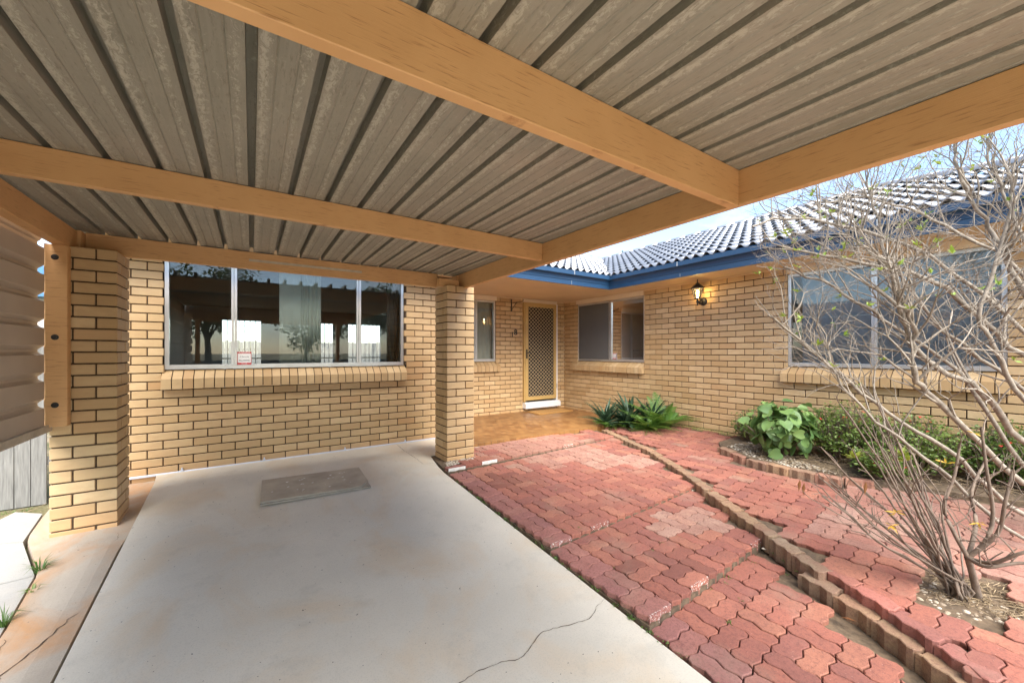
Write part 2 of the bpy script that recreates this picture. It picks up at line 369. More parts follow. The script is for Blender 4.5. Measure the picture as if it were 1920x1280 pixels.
# old side path
def pz(x, y): return -.012-.062*(4.14-y) if y < 4.6 else .015
def lin(y, T):
    for (y0, v0), (y1, v1) in zip(T, T[1:]):
        if y <= y1: return v0+(v1-v0)*(y-y0)/(y1-y0)
    return T[-1][1]
def sm01(t_): t_ = max(0, min(1, t_)); return t_*t_*(3-2*t_)
_pz0 = pz
def pz(x, y): return _pz0(x, y)+.036*sm01((x+1.0)/.22)*sm01((3.95-y)/.35)
mb = MB(); YS = [1.2+(5.285-1.2)*i/40 for i in range(41)]; NXS = 7; vs_ = []
for y in YS:
    x0 = lin(y, [(1.2, -1.02), (3.0, -1.02), (3.62, -1.09), (4.2, -1.32), (4.9, -1.40), (5.3, -1.45)]); x1 = lin(y, [(1.2, -.708), (2.4, -.704), (5.0, -.784), (5.3, -.814)])
    row = [(x0+(x1-x0)*i/(NXS-1), y) for i in range(NXS)]
    vs_ += [(row[0][0], y, pz(*row[0])-.1)]+[(x, y, pz(x, y)) for x, y in row]+[(x1, y, pz(x1, y)-.1)]
K = NXS+2; mb.add(vs_, [(j*K+i, j*K+i+1, (j+1)*K+i+1, (j+1)*K+i) for j in range(40) for i in range(K-1)])
sp = mb.obj('side_path', M['path_stained']); struct(sp, 'cracked concrete strip with orange stains between driveway and fence', 'path')
mb = MB()
strip(mb, [(-.75, 2.95), (-.84, 2.72), (-.90, 2.62), (-.98, 2.5)], .004, pz, 9); strip(mb, [(-.90, 2.62), (-.92, 2.45), (-.91, 2.2)], .004, pz, 10); strip(mb, [(-1.0, 2.95), (-.97, 2.72), (-.93, 2.60)], .003, pz, 11)
strip(mb, [(-.82, 4.0), (-.79, 3.93), (-.80, 3.86)], .002, pz, 12)
kid(mb, 'crack', M['mortar'], sp)
def slab(poly, zf, m):
    mb = MB(); mb.prism(poly, lambda x, y: zf(x, y)-.07, zf); return mb
white_z = lambda x, y: pz(x, y)-.02
for i, poly in enumerate([[(-1.75, 3.0), (-1.04, 3.0), (-1.11, 3.62), (-1.75, 3.55)], [(-1.75, 3.57), (-1.115, 3.64), (-1.34, 4.2), (-1.75, 4.35)], [(-1.75, 1.2), (-1.04, 1.2), (-1.04, 2.98), (-1.75, 2.98)], [(-1.75, 4.37), (-1.345, 4.22), (-1.42, 4.78), (-1.62, 4.95)]]):
    kid(slab(poly, white_z, None), 'slab', M['path_white'], sp)
# porch floor
mb = MB(); mb.prism([(2.21, 4.57), (4.98, 4.55), (5.16, 4.62), (5.73, 4.62), (5.73, 6.55), (2.62, 6.55), (2.62, 5.29), (2.21, 4.9)], -.12, .10)
struct(mb.obj('porch_floor', M['porch']), 'orange brown tiled porch floor in front of the door', 'floor')

# ------------------------------------------------------------------ paving
CELL = .106; SHEAR = .066
def wav(t_): return max(-1, min(1, 1.5*math.sin(2*math.pi*t_/CELL)))*.0085
def paver_mesh(nx, ny, th, inset=.0026, shear=0.0):
    n = 4; P = []
    X, Y = nx*CELL, ny*CELL
    for i in range(nx*n): P.append((i/n*CELL, 0, 0, -1))
    for i in range(ny*n): P.append((X, i/n*CELL, 1, 0))
    for i in range(nx*n): P.append((X-i/n*CELL, Y, 0, 1))
    for i in range(ny*n): P.append((0, Y-i/n*CELL, -1, 0))
    def ring(ins, z):
        o = []
        for x, y, _, _ in P:
            xx = min(max(x, ins), X-ins); yy = min(max(y, ins), Y-ins)
            o.append((xx+wav(y)-X/2, yy+wav(x)-Y/2+shear*(xx-X/2), z))
        return o
    k = len(P); vs_ = ring(inset, -th)+ring(inset, -.004)+ring(inset+.004, 0)
    fs_ = [tuple(range(2*k, 3*k))]
    for r_ in (0, 1): fs_ += [(r_*k+i, r_*k+(i+1) % k, (r_+1)*k+(i+1) % k, (r_+1)*k+i) for i in range(k)]
    me = bpy.data.meshes.new('paver'); me.from_pydata(vs_, [], fs_); me.update(); me.materials.append(M['paver']); return me
PH, PV = paver_mesh(2, 1, .06, shear=SHEAR), paver_mesh(1, 2, .06, shear=SHEAR)
PHT = paver_mesh(2, 1, .13)
def inside(poly, x, y):
    c = False; n = len(poly)
    for i in range(n):
        x1, y1 = poly[i]; x2, y2 = poly[(i+1) % n]
        if (y1 > y) != (y2 > y) and x < (x2-x1)*(y-y1)/(y2-y1)+x1: c = not c
    return c
REDS = [(.305, .108, .072), (.325, .119, .078), (.345, .131, .085), (.285, .101, .071), (.31, .108, .072), (.36, .145, .09), (.265, .097, .071)]
PALE = [(1.0, 0)]
pale_spots = [((3.55, 3.45), .42), ((3.85, 3.15), .3), ((2.85, 1.95), .22), ((3.15, 1.85), .22), ((2.75, 1.55), .06), ((3.2, 4.2), .9), ((3.9, 1.0), .25), ((4.45, 2.6), .12)]
dark_spots = [((2.35, 1.55), .16), ((2.1, 1.75), .12), ((2.25, 3.3), .3)]
def paver_col(x, y, brown=0):
    c = Vector(rnd.choice(REDS))
    for (p, r_) in pale_spots:
        d = math.hypot(x-p[0], y-p[1])
        if d < r_*rnd.uniform(.7, 1.05): c = c.lerp(Vector((.39, .245, .18)), .5 if r_ > .5 else rnd.uniform(.55, .9)); break
    for (p, r_) in dark_spots:
        if math.hypot(x-p[0], y-p[1]) < r_: c = c*rnd.uniform(.6, .85); break
    if x < 2.0: c = c.lerp(Vector((.34, .17, .16)), .4)
    if x > 3.4 and y < 1.3: c = c.lerp(Vector((.33, .21, .16)), rnd.uniform(.3, .8))
    if rnd.random() < .02: c = c.lerp(Vector((.30, .22, .15)), .5)
    c = c*rnd.uniform(.92, 1.09)
    return (c.x, c.y, c.z, 1)
def pave(name, poly, ang, org, zf, label, bedpoly, nose=None, dzb=.03):
    mb = MB(); mb.prism(bedpoly, lambda x, y: zf(x, y)-.22, lambda x, y: zf(x, y)-dzb)
    bed = mb.obj(name, M['soil']); struct(bed, label, 'paving')
    U = 2*CELL; count = 0
    gx = (zf(org[0]+1, org[1])-zf(*org)); gy = (zf(org[0], org[1]+1)-zf(*org))
    for i in range(-30, 40):
        for j in range(-34, 40):
            for k in (0, 1):
                hor = (i+j) % 2 == 0
                lx, ly = (i*U+CELL, j*U+CELL/2+k*CELL) if hor else (i*U+CELL/2+k*CELL, j*U+CELL)
                x = org[0]+lx; y = org[1]+ly+SHEAR*lx
                ends = [(x+e, y+SHEAR*e) for e in (-.04, .04)] if hor else [(x, y+e) for e in (-.04, .04)]
                if not all(inside(poly, *q) for q in ends): continue
                o = link('paver', PH if hor else PV, bed, (x, y, zf(x, y)+rnd.uniform(-.0045, .0035)), (gy+rnd.uniform(-.012, .012), -gx+rnd.uniform(-.012, .012), rnd.uniform(-.006, .006)))
                cc = paver_col(x, y)
                if nose and ly < nose[0] and (k == 0 or not hor): cc = cc[:3]+(nose[1](x),)
                o.color = cc; count += 1
    return bed, count
tilt = math.atan2(.14, 2.0)
EDGE = [(4.70, 4.40), (4.30, 3.25), (3.90, 2.47), (3.62, 2.05), (3.36, 1.62), (3.18, 1.32), (3.03, 1.06)]          # line of brown edging blocks
def edge_x(y, off=0):
    for (x1, y1), (x2, y2) in zip(EDGE, EDGE[1:]):
        if y2 <= y <= y1: return x2+(x1-x2)*(y-y2)/(y1-y2)+off
    return EDGE[0][0]+off if y > EDGE[0][1] else EDGE[-1][0]+(EDGE[-1][1]-y)*-.62+off
t0z = lambda x, y: .066+.01*(y-4.0)
t1z = lambda x, y: -.038+.034*(y-2.15)+.004*(x-1.8)
t2z = lambda x, y: -.096+.022*(y-1.33)+.005*(x-1.8)
t3z = lambda x, y: -.150+.055*(y-1.33)+.004*(x-1.8)
def eline(y0, y1, off=-.10, n=6): return [(edge_x(y0+(y1-y0)*i/n, off), y0+(y1-y0)*i/n) for i in range(n+1)]
s1 = lambda x: 3.84+SHEAR*(x-1.73); s2 = lambda x: 2.13+SHEAR*(x-1.73); s3 = lambda x: 1.31+SHEAR*(x-1.73)
A0 = [(1.735, s1(1.735)-.01), (4.5, s1(4.5)-.01), (4.66, 4.545), (2.24, 4.58), (2.21, 4.10), (2.20, 4.06), (1.735, 3.96)]
cnts = []
def paint(base, lim=99): return lambda x: base if x < lim else rnd.choice([1, 1, .9])
cnts.append(pave('paved_terrace', A0, 0, (1.745, s1(1.745)+.004), t0z, 'top paved terrace of pale pink pavers next to the tiled porch', A0, (.06, paint(.3, 2.3)))[1])
A1 = [(1.735, s2(1.735)), *eline(s2(3.8), s1(4.5), -.06), (4.5, s1(4.5)+.06), (1.735, s1(1.735)+.06)]
cnts.append(pave('paved_terrace', A1, tilt, (1.745, s2(1.745)+.004), t1z, 'wide terrace of wavy red pavers below the pink terrace', A1, (.06, lambda x: .90 if x < 2.5 else 1))[1])
A2 = [(1.735, s3(1.735)), *eline(s3(3.2), s2(3.8)+.06, -.07), (1.735, s2(1.735)+.06)]
cnts.append(pave('paved_terrace', A2, tilt*.7, (1.745, s3(1.745)+.004), t2z, 'narrow terrace of red pavers with pale patches and dark speckled ones', A2, (.06, lambda x: rnd.choice([.88, .92, 1])))[1])
A3 = [(1.735, -1.2), *eline(-1.2, s3(3.2)+.06, -.14), (1.735, s3(1.735)+.06)]
cnts.append(pave('paved_terrace', A3, 0, (1.745, s3(1.745)+.004-11*2*CELL), t3z, 'lowest terrace of red pavers beside a low brown edging row', [(1.735, -1.2), *eline(-1.2, s3(3.2), -.02), (1.735, s3(1.735)-.005)])[1])
pathz = lambda x, y: -.27+.072*x
BED = [(4.88, 2.62), (4.66, 2.2), (4.62, 1.83), (4.64, 1.44), (4.90, .97), (5.12, .34), (5.3, -1.2)]
PIT = [(3.17, .60), (3.03, .38), (3.30, .10), (3.60, .30), (3.50, .62)]
AP = [(edge_x(-1.2, .14), -1.2), (5.2, -1.2), (5.08, .34), (4.86, .97), (4.56, 1.44), (4.52, 1.83), (4.56, 2.22), (4.80, 2.66), (5.70, 2.72), (5.70, 4.3), (5.3, 4.3), (4.95, 4.5), (4.80, 4.5), *[(edge_x(y, .09), y) for y in (4.4, 3.25, 2.47, 2.05, 1.62, 1.32, 1.06, .6, .2, -.4)]]
PATHPOLY = AP
_ins = inside
def inside(poly, x, y):
    if poly is PATHPOLY and _ins(PIT, x, y): return False
    return _ins(poly, x, y)
pathbed, n_ = pave('garden_path', AP, 0, (3.02, 1.0), pathz, 'path of wavy red pavers between edging and garden bed', [(edge_x(-1.2, .14), -1.2), (5.72, -1.2), (5.72, 4.5), (4.75, 4.5), *[(edge_x(y, .0 if y > 1.0 else .11), y) for y in (4.4, 3.25, 2.47, 2.05, 1.62, 1.32, 1.06, .99, .6, .2, -.4)]], dzb=.03)
cnts.append(n_)
BROWNS = [(.29, .19, .105), (.26, .175, .10), (.32, .205, .115), (.23, .16, .10)]
def edging(name, pts, zf, cols, label, parent=None, mesh=None, dzz=0):
    r_ = empty(name, (pts[0][0], pts[0][1], zf(*pts[0])-.1), label, 'edging') if parent is None else parent
    off = Vector(r_.location) if parent is None else Vector((0, 0, 0))
    seg = [Vector(p) for p in pts]; d = .0
    for a, b_ in zip(seg, seg[1:]):
        ln = (b_-a).length; dr = (b_-a)/ln
        while d+.106 < ln+.05:
            p = a+dr*(d+.106); an = math.atan2(dr.y, dr.x)+rnd.uniform(-.03, .03)
            o = link('edging_block' if parent is None else 'paver', mesh or PHT, r_, Vector((p.x, p.y, zf(p.x, p.y)+dzz+rnd.uniform(-.005, .005)))-off, (rnd.uniform(-.02, .02), 0, an))
            c = rnd.choice(cols); k = rnd.uniform(.85, 1.15); o.color = (c[0]*k, c[1]*k, c[2]*k, 1); d += .2145
        d = max(0, d-ln)
    return r_
edging('garden_edging', EDGE, lambda x, y: pathz(x, y)+.006, BROWNS, 'row of weathered brown edging blocks running diagonally between the terraces and the path')
edging('garden_edging', [(2.95, 1.06), (2.835, .72), (2.645, .39), (2.46, .06), (2.03, -.65), (1.9, -.9)], lambda x, y: -.098+.05*(y-1.0), BROWNS, 'lower row of brown edging blocks below the red kerb pavers')
edging('garden_path', [(3.06, .98), (2.91, .70), (2.70, .34), (2.51, .02), (2.06, -.7)], lambda x, y: pathz(x, y)+.004, [(.33, .12, .09), (.30, .115, .09), (.36, .14, .10)], '', pathbed)
edging('garden_edging', [(4.86, 2.62), (4.66, 2.2), (4.62, 1.83), (4.64, 1.44), (4.78, 1.2)], lambda x, y: pathz(x, y)+.055, [(.36, .22, .12), (.33, .21, .13), (.34, .17, .11)], 'brown border blocks around the leafy garden bed')
# garden bed
mb = MB(); mb.prism(BED+[(5.725, -1.2), (5.725, 2.78), (5.1, 2.78)], -.1, lambda x, y: pathz(x, y)+.035+.02*math.sin(7*x+3*y))
struct(mb.obj('garden_bed', M['soil']), 'bare soil garden bed along the wing wall under the shrubs', 'garden bed')

# ================================================================== HOUSE
house = empty('brick_house', (0, 5.29, 0), 'cream brick house with blue gutters and dark tiled roof', 'house')
def H(mb, name, mat, parent=None, **k): return kid(mb, name, mat, parent or house, **k)
def brick_wall(org, ax, nrm, length, zlo, zhi, holes, ubase, max_ind=300, phase=0):
    """org: point on the face plane at u=0; ax: direction of u; nrm: outward normal."""
    ax, nrm = Vector(ax), Vector(nrm); org = Vector(org)
    def W(u, o, z): return org+ax*u+nrm*o+Vector((0, 0, z))
    core = MB(); gr = .009
    hs = [(a-gr, b_+gr, c-gr, d+gr) for a, b_, c, d in holes]
    for u0, u1, z0, z1 in rects(gr, length-gr, zlo, zhi-.003, hs):
        vs_ = [W(u, o, z) for z in (z0, z1) for o in (-gr, -.102) for u in (u0, u1)]
        core.add(vs_, [(0, 1, 3, 2), (4, 6, 7, 5), (0, 4, 5, 1), (2, 3, 7, 6), (0, 2, 6, 4), (1, 5, 7, 3)])
    wall = H(core, 'brick_wall', M['mortar'])
    lst = []; k = math.floor((zlo-Z0)/CH)
    while Z0+k*CH < zhi-.02:
        za = max(Z0+k*CH, zlo); zb = min(Z0+k*CH+BH, zhi)
        ofs = ubase+(.12 if (k+phase) % 2 else 0); i0 = math.floor((0-ofs)/.24)-1
        zc = (za+zb)/2; cuts = []
        for h in holes:
            if h[2] < zc < h[3]: cuts.append((h[0], h[1]))
        for i in range(i0, int(length/.24)+4):
            a, b_ = ofs+i*.24, ofs+i*.24+BL
            parts = [(max(a, 0), min(b_, length))]
            for (c, d) in cuts:
                np_ = []
                for (p, q) in parts:
                    if q <= c or p >= d: np_.append((p, q))
                    else:
                        if p < c: np_.append((p, c))
                        if q > d: np_.append((d, q))
                parts = np_
            for p, q in parts:
                if q-p > .028: lst.append((p, q, za, zb))
        k += 1
    sc = []
    for b_ in lst:
        c = W((b_[0]+b_[1])/2, 0, (b_[2]+b_[3])/2); px = pix(c)
        vis = px and -20 < px[0] < 1940 and -20 < px[1] < 1300
        sc.append(((b_[1]-b_[0])/px[2]**2 if vis else -1, b_))
    sc.sort(key=lambda t_: -t_[0]); jm = MB(); rot = math.atan2(ax.y, ax.x); base = Vector(house.location)
    for n_, (s_, b_) in enumerate(sc):
        l = b_[1]-b_[0]; h = b_[3]-b_[2]; o_ = rnd.uniform(-.0015, .0015)
        c = W((b_[0]+b_[1])/2, -BD/2+o_, (b_[2]+b_[3])/2)
        if n_ < max_ind and s_ > 0:
            o = link('brick', brick_mesh(l, BD, h), wall, c, (rnd.uniform(-.002, .002), 0, rot))
        else:
            m4 = Matrix.Translation(c) @ Matrix.Rotation(rot, 4, 'Z'); jm.box(-l/2, l/2, -BD/2, BD/2, -h/2, h/2, m4, rnd.random())
    if jm.v:
        o = jm.obj('brick_courses', M['brick_joined'], wall, attr=True); stuff(o)
    return wall
def sill(org, ax, nrm, u0, u1, zb):
    ax, nrm, org = Vector(ax), Vector(nrm), Vector(org)
    n = round((u1-u0)/.086); st = (u1-u0)/n
    prof = [(.062, zb), (.062, zb+.105), (-.05, zb+.195), (-.10, zb+.195), (-.10, zb)]
    core = MB(); pr2 = [(o-.008 if o > 0 else o, z+(.008 if z == zb else -.008)) for o, z in prof]
    vs_ = [org+ax*u+nrm*o+Vector((0, 0, z)) for u in (u0+.01, u1-.01) for o, z in pr2]
    core.add(vs_, [tuple(range(4, -1, -1)), tuple(range(5, 10))]+[(i, (i+1) % 5, 5+(i+1) % 5, 5+i) for i in range(5)])
    root = H(core, 'window_sill', M['mortar'])
    bm = MB(); wd = st-.009
    vs_ = [ax*u+nrm*o+Vector((0, 0, z-zb)) for u in (-wd/2, wd/2) for o, z in prof]
    bm.add(vs_, [tuple(range(4, -1, -1)), tuple(range(5, 10))]+[(i, (i+1) % 5, 5+(i+1) % 5, 5+i) for i in range(5)])
    me = bm.mesh('sill_brick', M['brick'])
    for i in range(n):
        c = org+ax*(u0+st*(i+.5))+Vector((0, 0, zb+rnd.uniform(-.0015, .0015)))+nrm*rnd.uniform(-.002, .002)
        link('brick', me, root, c)
    return root
def window(org, ax, nrm, u0, u1, z0, z1, mulls, inset=.045, fw=.034):
    ax, nrm, org = Vector(ax), Vector(nrm), Vector(org)
    def bx(mb, a, b_, c, d, o0, o1):
        vs_ = [org+ax*u+nrm*o+Vector((0, 0, z)) for z in (c, d) for o in (o1, o0) for u in (a, b_)]
        mb.add(vs_, [(0, 1, 3, 2), (4, 6, 7, 5), (0, 4, 5, 1), (2, 3, 7, 6), (0, 2, 6, 4), (1, 5, 7, 3)])
    f = MB(); i0, i1 = -inset-.05, -inset+.02
    bx(f, u0, u0+fw, z0, z1, i0, i1); bx(f, u1-fw, u1, z0, z1, i0, i1); bx(f, u0+fw, u1-fw, z0, z0+fw, i0, i1); bx(f, u0+fw, u1-fw, z1-fw, z1, i0, i1)
    bx(f, u0+fw, u1-fw, z0+fw, z0+fw+.012, i0+.01, i1-.022)
    wdw = H(f, 'window', M['alu'])
    es = [u0+fw]+[m for m in mulls]+[u1-fw]
    for m in mulls:
        q = MB(); bx(q, m-.026, m-.003, z0+fw+.0125, z1-fw, i0+.004, i1-.012); bx(q, m+.001, m+.026, z0+fw+.0125, z1-fw, i0+.002, i1-.004)
        H(q, 'sash_bar', M['alu'], wdw)
    for a, b_ in zip(es, es[1:]):
        q = MB(); bx(q, a+.001, b_-.001, z0+fw+.013, z1-fw-.001, -inset-.012, -inset-.008); H(q, 'pane', M['glass'], wdw)
    return wdw
WT = 2.392
# --- front wall (behind the carport)
wA = ((-1.45, 5.29, 0), (1, 0, 0), (0, -1, 0)); uA = 1.45
brick_wall(*wA, 4.07, -.10, WT, [(uA-.745, uA+1.743, 1.126, 2.306), (uA-.765, uA+1.765, .93, 1.126)], uA-.745, 300)
sill(*wA, uA-.765, uA+1.765, .932)
winA = window(*wA, uA-.742, uA+1.740, 1.132, 2.304, [uA-.160, uA+1.157])
# --- porch wall
wP = ((2.62, 6.55, 0), (1, 0, 0), (0, -1, 0)); X0 = 2.62
brick_wall(*wP, 3.11, .02, WT, [(.35, 3.977-X0, 1.126, 2.4), (.33, 4.0-X0+.02, .93, 1.126), (4.615-X0, 5.50-X0, .29, 2.4), (4.615-X0, 5.535-X0, .162, .285)], .617, 230)
sill(*wP, .33, 4.0-X0+.05, .932)
window(*wP, .353, 3.974-X0, 1.132, 2.304, [3.55-X0])
# --- wing wall
wB = ((5.73, 6.55, 0), (0, -1, 0), (-1, 0, 0)); YB = 6.55
brick_wall(*wB, 7.31, .06, WT, [(YB-6.14, YB-4.437, 1.126, 2.4), (YB-6.30, YB-4.437, .93, 1.126), (YB-2.24, YB-.475, 1.126, 2.4), (YB-2.30, YB-.455, .93, 1.126)], YB-4.437, 300, 1)
sill(*wB, YB-6.30, YB-4.44, .932); sill(*wB, YB-2.30, YB-.455, .932)
window(*wB, YB-6.137, YB-4.44, 1.132, 2.304, [YB-5.25]); window(*wB, YB-2.237, YB-.478, 1.132, 2.304, [YB-1.40])
# unseen sides and return walls, inner leaf, rooms
mb = MB(); mb.box(-1.45, -1.35, 5.40, 12.0, -.1, 2.39); mb.box(2.51, 2.61, 5.40, 6.66, -.1, 2.39); mb.box(5.84, 11.4, -.76, -.66, -.1, 2.39); mb.box(11.3, 11.4, -.655, 12.0, -.1, 2.39); mb.box(-1.345, 11.295, 11.9, 12.0, -.1, .3); mb.box(-1.345, 11.295, 11.9, 12.0, 2.1, 2.5)
for a, b_ in ((-1.345, -.6), (.2, 1.0), (1.9, 2.3), (3.2, 11.295)): mb.box(a, b_, 11.9, 12.0, .301, 2.099)
H(mb, 'outer_wall', M['stone'])
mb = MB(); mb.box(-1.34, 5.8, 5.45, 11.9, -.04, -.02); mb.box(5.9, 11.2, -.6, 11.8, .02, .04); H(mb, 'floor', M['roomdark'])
mb = MB(); mb.box(-1.34, 11.2, 6.7, 11.9, 2.41, 2.43); mb.box(-1.34, 2.5, 5.42, 6.69, 2.41, 2.43); mb.box(5.86, 11.2, -.6, 6.69, 2.41, 2.43); H(mb, 'ceiling', M['room'])
mb = MB(); mb.box(-1.34, -1.30, 5.45, 11.85, 0, 2.4); mb.box(2.45, 2.49, 5.45, 7.6, 0, 2.4); mb.box(4.2, 4.24, 6.68, 9.0, 0, 2.4); mb.box(5.86, 8.0, 4.1, 4.14, .05, 2.4); mb.box(8.0, 8.04, -.6, 6.6, .05, 2.4); mb.box(5.86, 8.04, 6.2, 6.24, .05, 2.4); mb.box(2.50, 4.19, 7.9, 7.94, 0, 2.4); mb.box(4.25, 5.9, 7.9, 7.94, 0, 2.4)
H(mb, 'partition', M['room'])
for bx0, bx1 in ((-.6, .2), (1.0, 1.9), (2.3, 3.2)):           # security bars on the far windows
    mb = MB(); n = int((bx1-bx0)/.11)
    for i in range(1, n): x = bx0+(bx1-bx0)*i/n; mb.box(x-.008, x+.008, 11.86, 11.876, .302, 2.098)
    mb.box(bx0+.001, bx1-.001, 11.84, 11.859, 1.14, 1.17); H(mb, 'security_bars', M['white'])
# lintels over windows and door
for bx_ in ((2.985, 3.976, 6.52, 6.60, 2.307, 2.397), (4.617, 5.498, 6.515, 6.60, 2.33, 2.397), (5.70, 5.78, 4.438, 6.139, 2.307, 2.397), (5.70, 5.78, .477, 2.239, 2.307, 2.397)):
    mb = MB(); mb.box(*bx_); H(mb, 'lintel', M['lintel'])
# soffit
SZ = 2.40
mb = MB(); mb.box(2.45, 5.165, 4.725, 6.66, SZ, SZ+.015); mb.box(5.166, 5.84, -1.36, 6.66, SZ, SZ+.015); mb.box(-2.0, 2.449, 4.725, 5.40, SZ, SZ+.015); mb.box(5.841, 11.9, -1.36, -.66, SZ, SZ+.015)
H(mb, 'soffit', M['soffit'])
mb = MB(); mb.box(2.63, 5.72, 6.535, 6.549, 2.378, 2.399); mb.box(5.715, 5.729, -.7, 6.53, 2.378, 2.399); H(mb, 'cornice_strip', M['soffit'])
# gutter and fascia with a mitre at the inner corner
GX, GY = 5.125, 4.685
prof = [(-.02, 2.385), (0, 2.385), (.002, 2.452), (.010, 2.458), (.010, 2.464), (.016, 2.490), (.030, 2.515), (.052, 2.530), (.062, 2.531), (.066, 2.537), (.066, 2.598), (.060, 2.606), (.052, 2.600), (.05, 2.56), (-.02, 2.56)]
mb = MB(); n = len(prof)
vs_ = [(GX-o, -1.4-o, z) for o, z in prof]+[(GX-o, GY-o, z) for o, z in prof]+[(-2.0, GY-o, z) for o, z in prof]
mb.add(vs_, [(k*n+i, k*n+(i+1) % n, (k+1)*n+(i+1) % n, (k+1)*n+i) for k in (0, 1) for i in range(n)]+[tuple(range(n)), tuple(range(3*n-1, 2*n-1, -1))])
vs_ = [(GX-o, -1.4-o, z) for o, z in prof]+[(11.9, -1.4-o, z) for o, z in prof]
mb.add(vs_, [((i+1) % n, i, n+i, n+(i+1) % n) for i in range(n)])
gut = H(mb, 'gutter', M['gutter'])
mb = MB()
for q in (3.35, 1.2, -.6): mb.box(GX-.0705, GX-.0665, q, q+.012, 2.536, 2.60)
for q in (4.25, 2.9): mb.box(q, q+.012, GY-.0705, GY-.0665, 2.536, 2.60)
mb.box(GX-.0015, GX+.0005, 3.35, 3.356, 2.39, 2.452); mb.box(4.25, 4.256, GY-.0035, GY-.0025, 2.39, 2.452)
H(mb, 'joint_clip', M['galv'], gut)
# roof
PK = math.tan(R(22)); EZ = 2.60
RX, RY = 8.5, 8.06; RZ = EZ+PK*3.4
mb = MB()
mb.add([(5.1, -1.4, EZ-.04), (8.5, 2.0, RZ-.04), (8.5, RY, RZ-.04), (5.1, 4.66, EZ-.04)], [(0, 1, 2, 3)])
mb.add([(-2.0, 4.66, EZ-.04), (5.1, 4.66, EZ-.04), (8.5, 8.06, RZ-.04), (-2.0, 8.06, RZ-.04)], [(0, 1, 2, 3)])
mb.add([(5.1, -1.4, EZ-.04), (11.9, -1.4, EZ-.04), (8.5, 2.0, RZ-.04)], [(0, 1, 2)])
mb.add([(11.9, -1.4, EZ-.04), (11.9, 11.5, EZ-.04), (8.5, 8.06, RZ-.04), (8.5, 2.0, RZ-.04)], [(0, 1, 2, 3)])
mb.add([(-2.0, 11.5, EZ-.04), (-2.0, 8.06, RZ-.04), (8.5, 8.06, RZ-.04), (11.9, 11.5, EZ-.04)], [(0, 1, 2, 3)])
roof = H(mb, 'roof', plain('roof_underlay', (.05, .055, .065), .5, .1))
TW, TE = .29, .345
def tile_mesh(right_handed=True):
    n = 16; mb = MB(); ln = .42
    def h(i): s_ = i/n; return .026*(math.sin(4*math.pi*(s_-.12))*.5+.5)**1.3
    vs_ = []
    for y, k_, dzz in ((0, 2.1, .016), (ln, .8, -.008)):
        for i in range(n+1): vs_.append((i/n*TW*1.02, y, h(i)*k_+dzz))
    for i in range(n+1): vs_.append((i/n*TW*1.02, .002, h(i)*2.1+.002))
    for i in range(n+1): vs_.append((i/n*TW*1.02, .18, h(i)*1.25-.004))
    m = n+1
    fs_ = [(i, i+1, m+1+i, m+i) for i in range(n)]+[(i+1, i, 2*m+i, 2*m+i+1) for i in range(n)]+[(2*m+i+1, 2*m+i, 3*m+i, 3*m+i+1) for i in range(n)]
    mb.add(vs_, fs_); return mb.mesh('roof_tile', M['tile'], True)
TM = tile_mesh(); me_j = MB(); ang = R(22); base = Vector(house.location)
tcount = 0; spare = MB()
def put_tile(p, m3, ok, prio):
    global tcount
    px = pix(p); vis = px and 900 < px[0] < 1960 and 200 < px[1] < 660
    if ok and vis and tcount < 330:
        m4 = Matrix.Translation(p) @ m3.to_4x4(); o = link('roof_tile', TM, roof); o.matrix_local = m4; tcount += 1
    elif ok:
        v = [Matrix.Translation(p) @ m3.to_4x4() @ x.co for x in TM.vertices]; spare.add(v, [tuple(f.vertices) for f in TM.polygons])
# wing slope: runs along Y, rises with X  (tile x axis = -Y, tile y axis = up slope)
mW = Matrix(((0, math.cos(ang), -math.sin(ang)), (-1, 0, 0), (0, math.sin(ang), math.cos(ang))))
mF = Matrix(((1, 0, 0), (0, math.cos(ang), -math.sin(ang)), (0, math.sin(ang), math.cos(ang))))
tl = []
for j in range(11):
    s_ = j*TE*math.cos(ang); z = EZ+s_*PK-.012
    if s_ > 3.35: continue
    for i in range(-2, 38):
        y = -1.5+i*TW+TW
        if y-TW/2+1.4 > s_-.02 and y-TW-(4.66+s_) < .05: tl.append((Vector((5.06+s_, y, z)), mW))
    for i in range(-2, 40):
        x = -2.0+i*TW
        if x-(5.1+s_) < .02: tl.append((Vector((x, 4.62+s_, z)), mF))
tl.sort(key=lambda t_: t_[0].length)
for p, m3 in tl: put_tile(p, m3, True, 0)
if spare.v: stuff(spare.obj('tile_courses', M['tile'], roof, True))
mb = MB()
def caps(a, b_, r_=.11):
    a, b_ = Vector(a), Vector(b_); d = (b_-a); n = int(d.length/.36); dr = d.normalized()
    sd_ = dr.cross(Vector((0, 0, 1))).normalized(); up = sd_.cross(dr)
    for i in range(n):
        q = MB(); p0 = a+d*(i/n); p1 = a+d*((i+1.08)/n); vs_ = []
        for p, rr in ((p0, r_), (p1, r_*.93)):
            for k in range(7): t_ = math.pi*k/6; vs_.append(p+sd_*math.cos(t_)*rr*1.1+up*(math.sin(t_)*rr*.75))
        q.add(vs_, [(k, k+1, 8+k, 7+k) for k in range(6)]+[tuple(range(6, -1, -1))]); H(q, 'ridge_cap', M['tile'], roof, smooth=True)
caps((8.5, 2.0, RZ+.0), (8.5, 8.0, RZ+.0)); caps((5.12, -1.38, EZ+.03), (8.5, 2.0, RZ)); caps((4.0, 8.06, RZ), (8.4, 8.06, RZ))
mb = MB(); v0 = Vector((5.1, 4.66, EZ-.0)); v1 = Vector((8.4, 7.96, RZ-.05)); s_ = Vector((.05, -.05, 0))
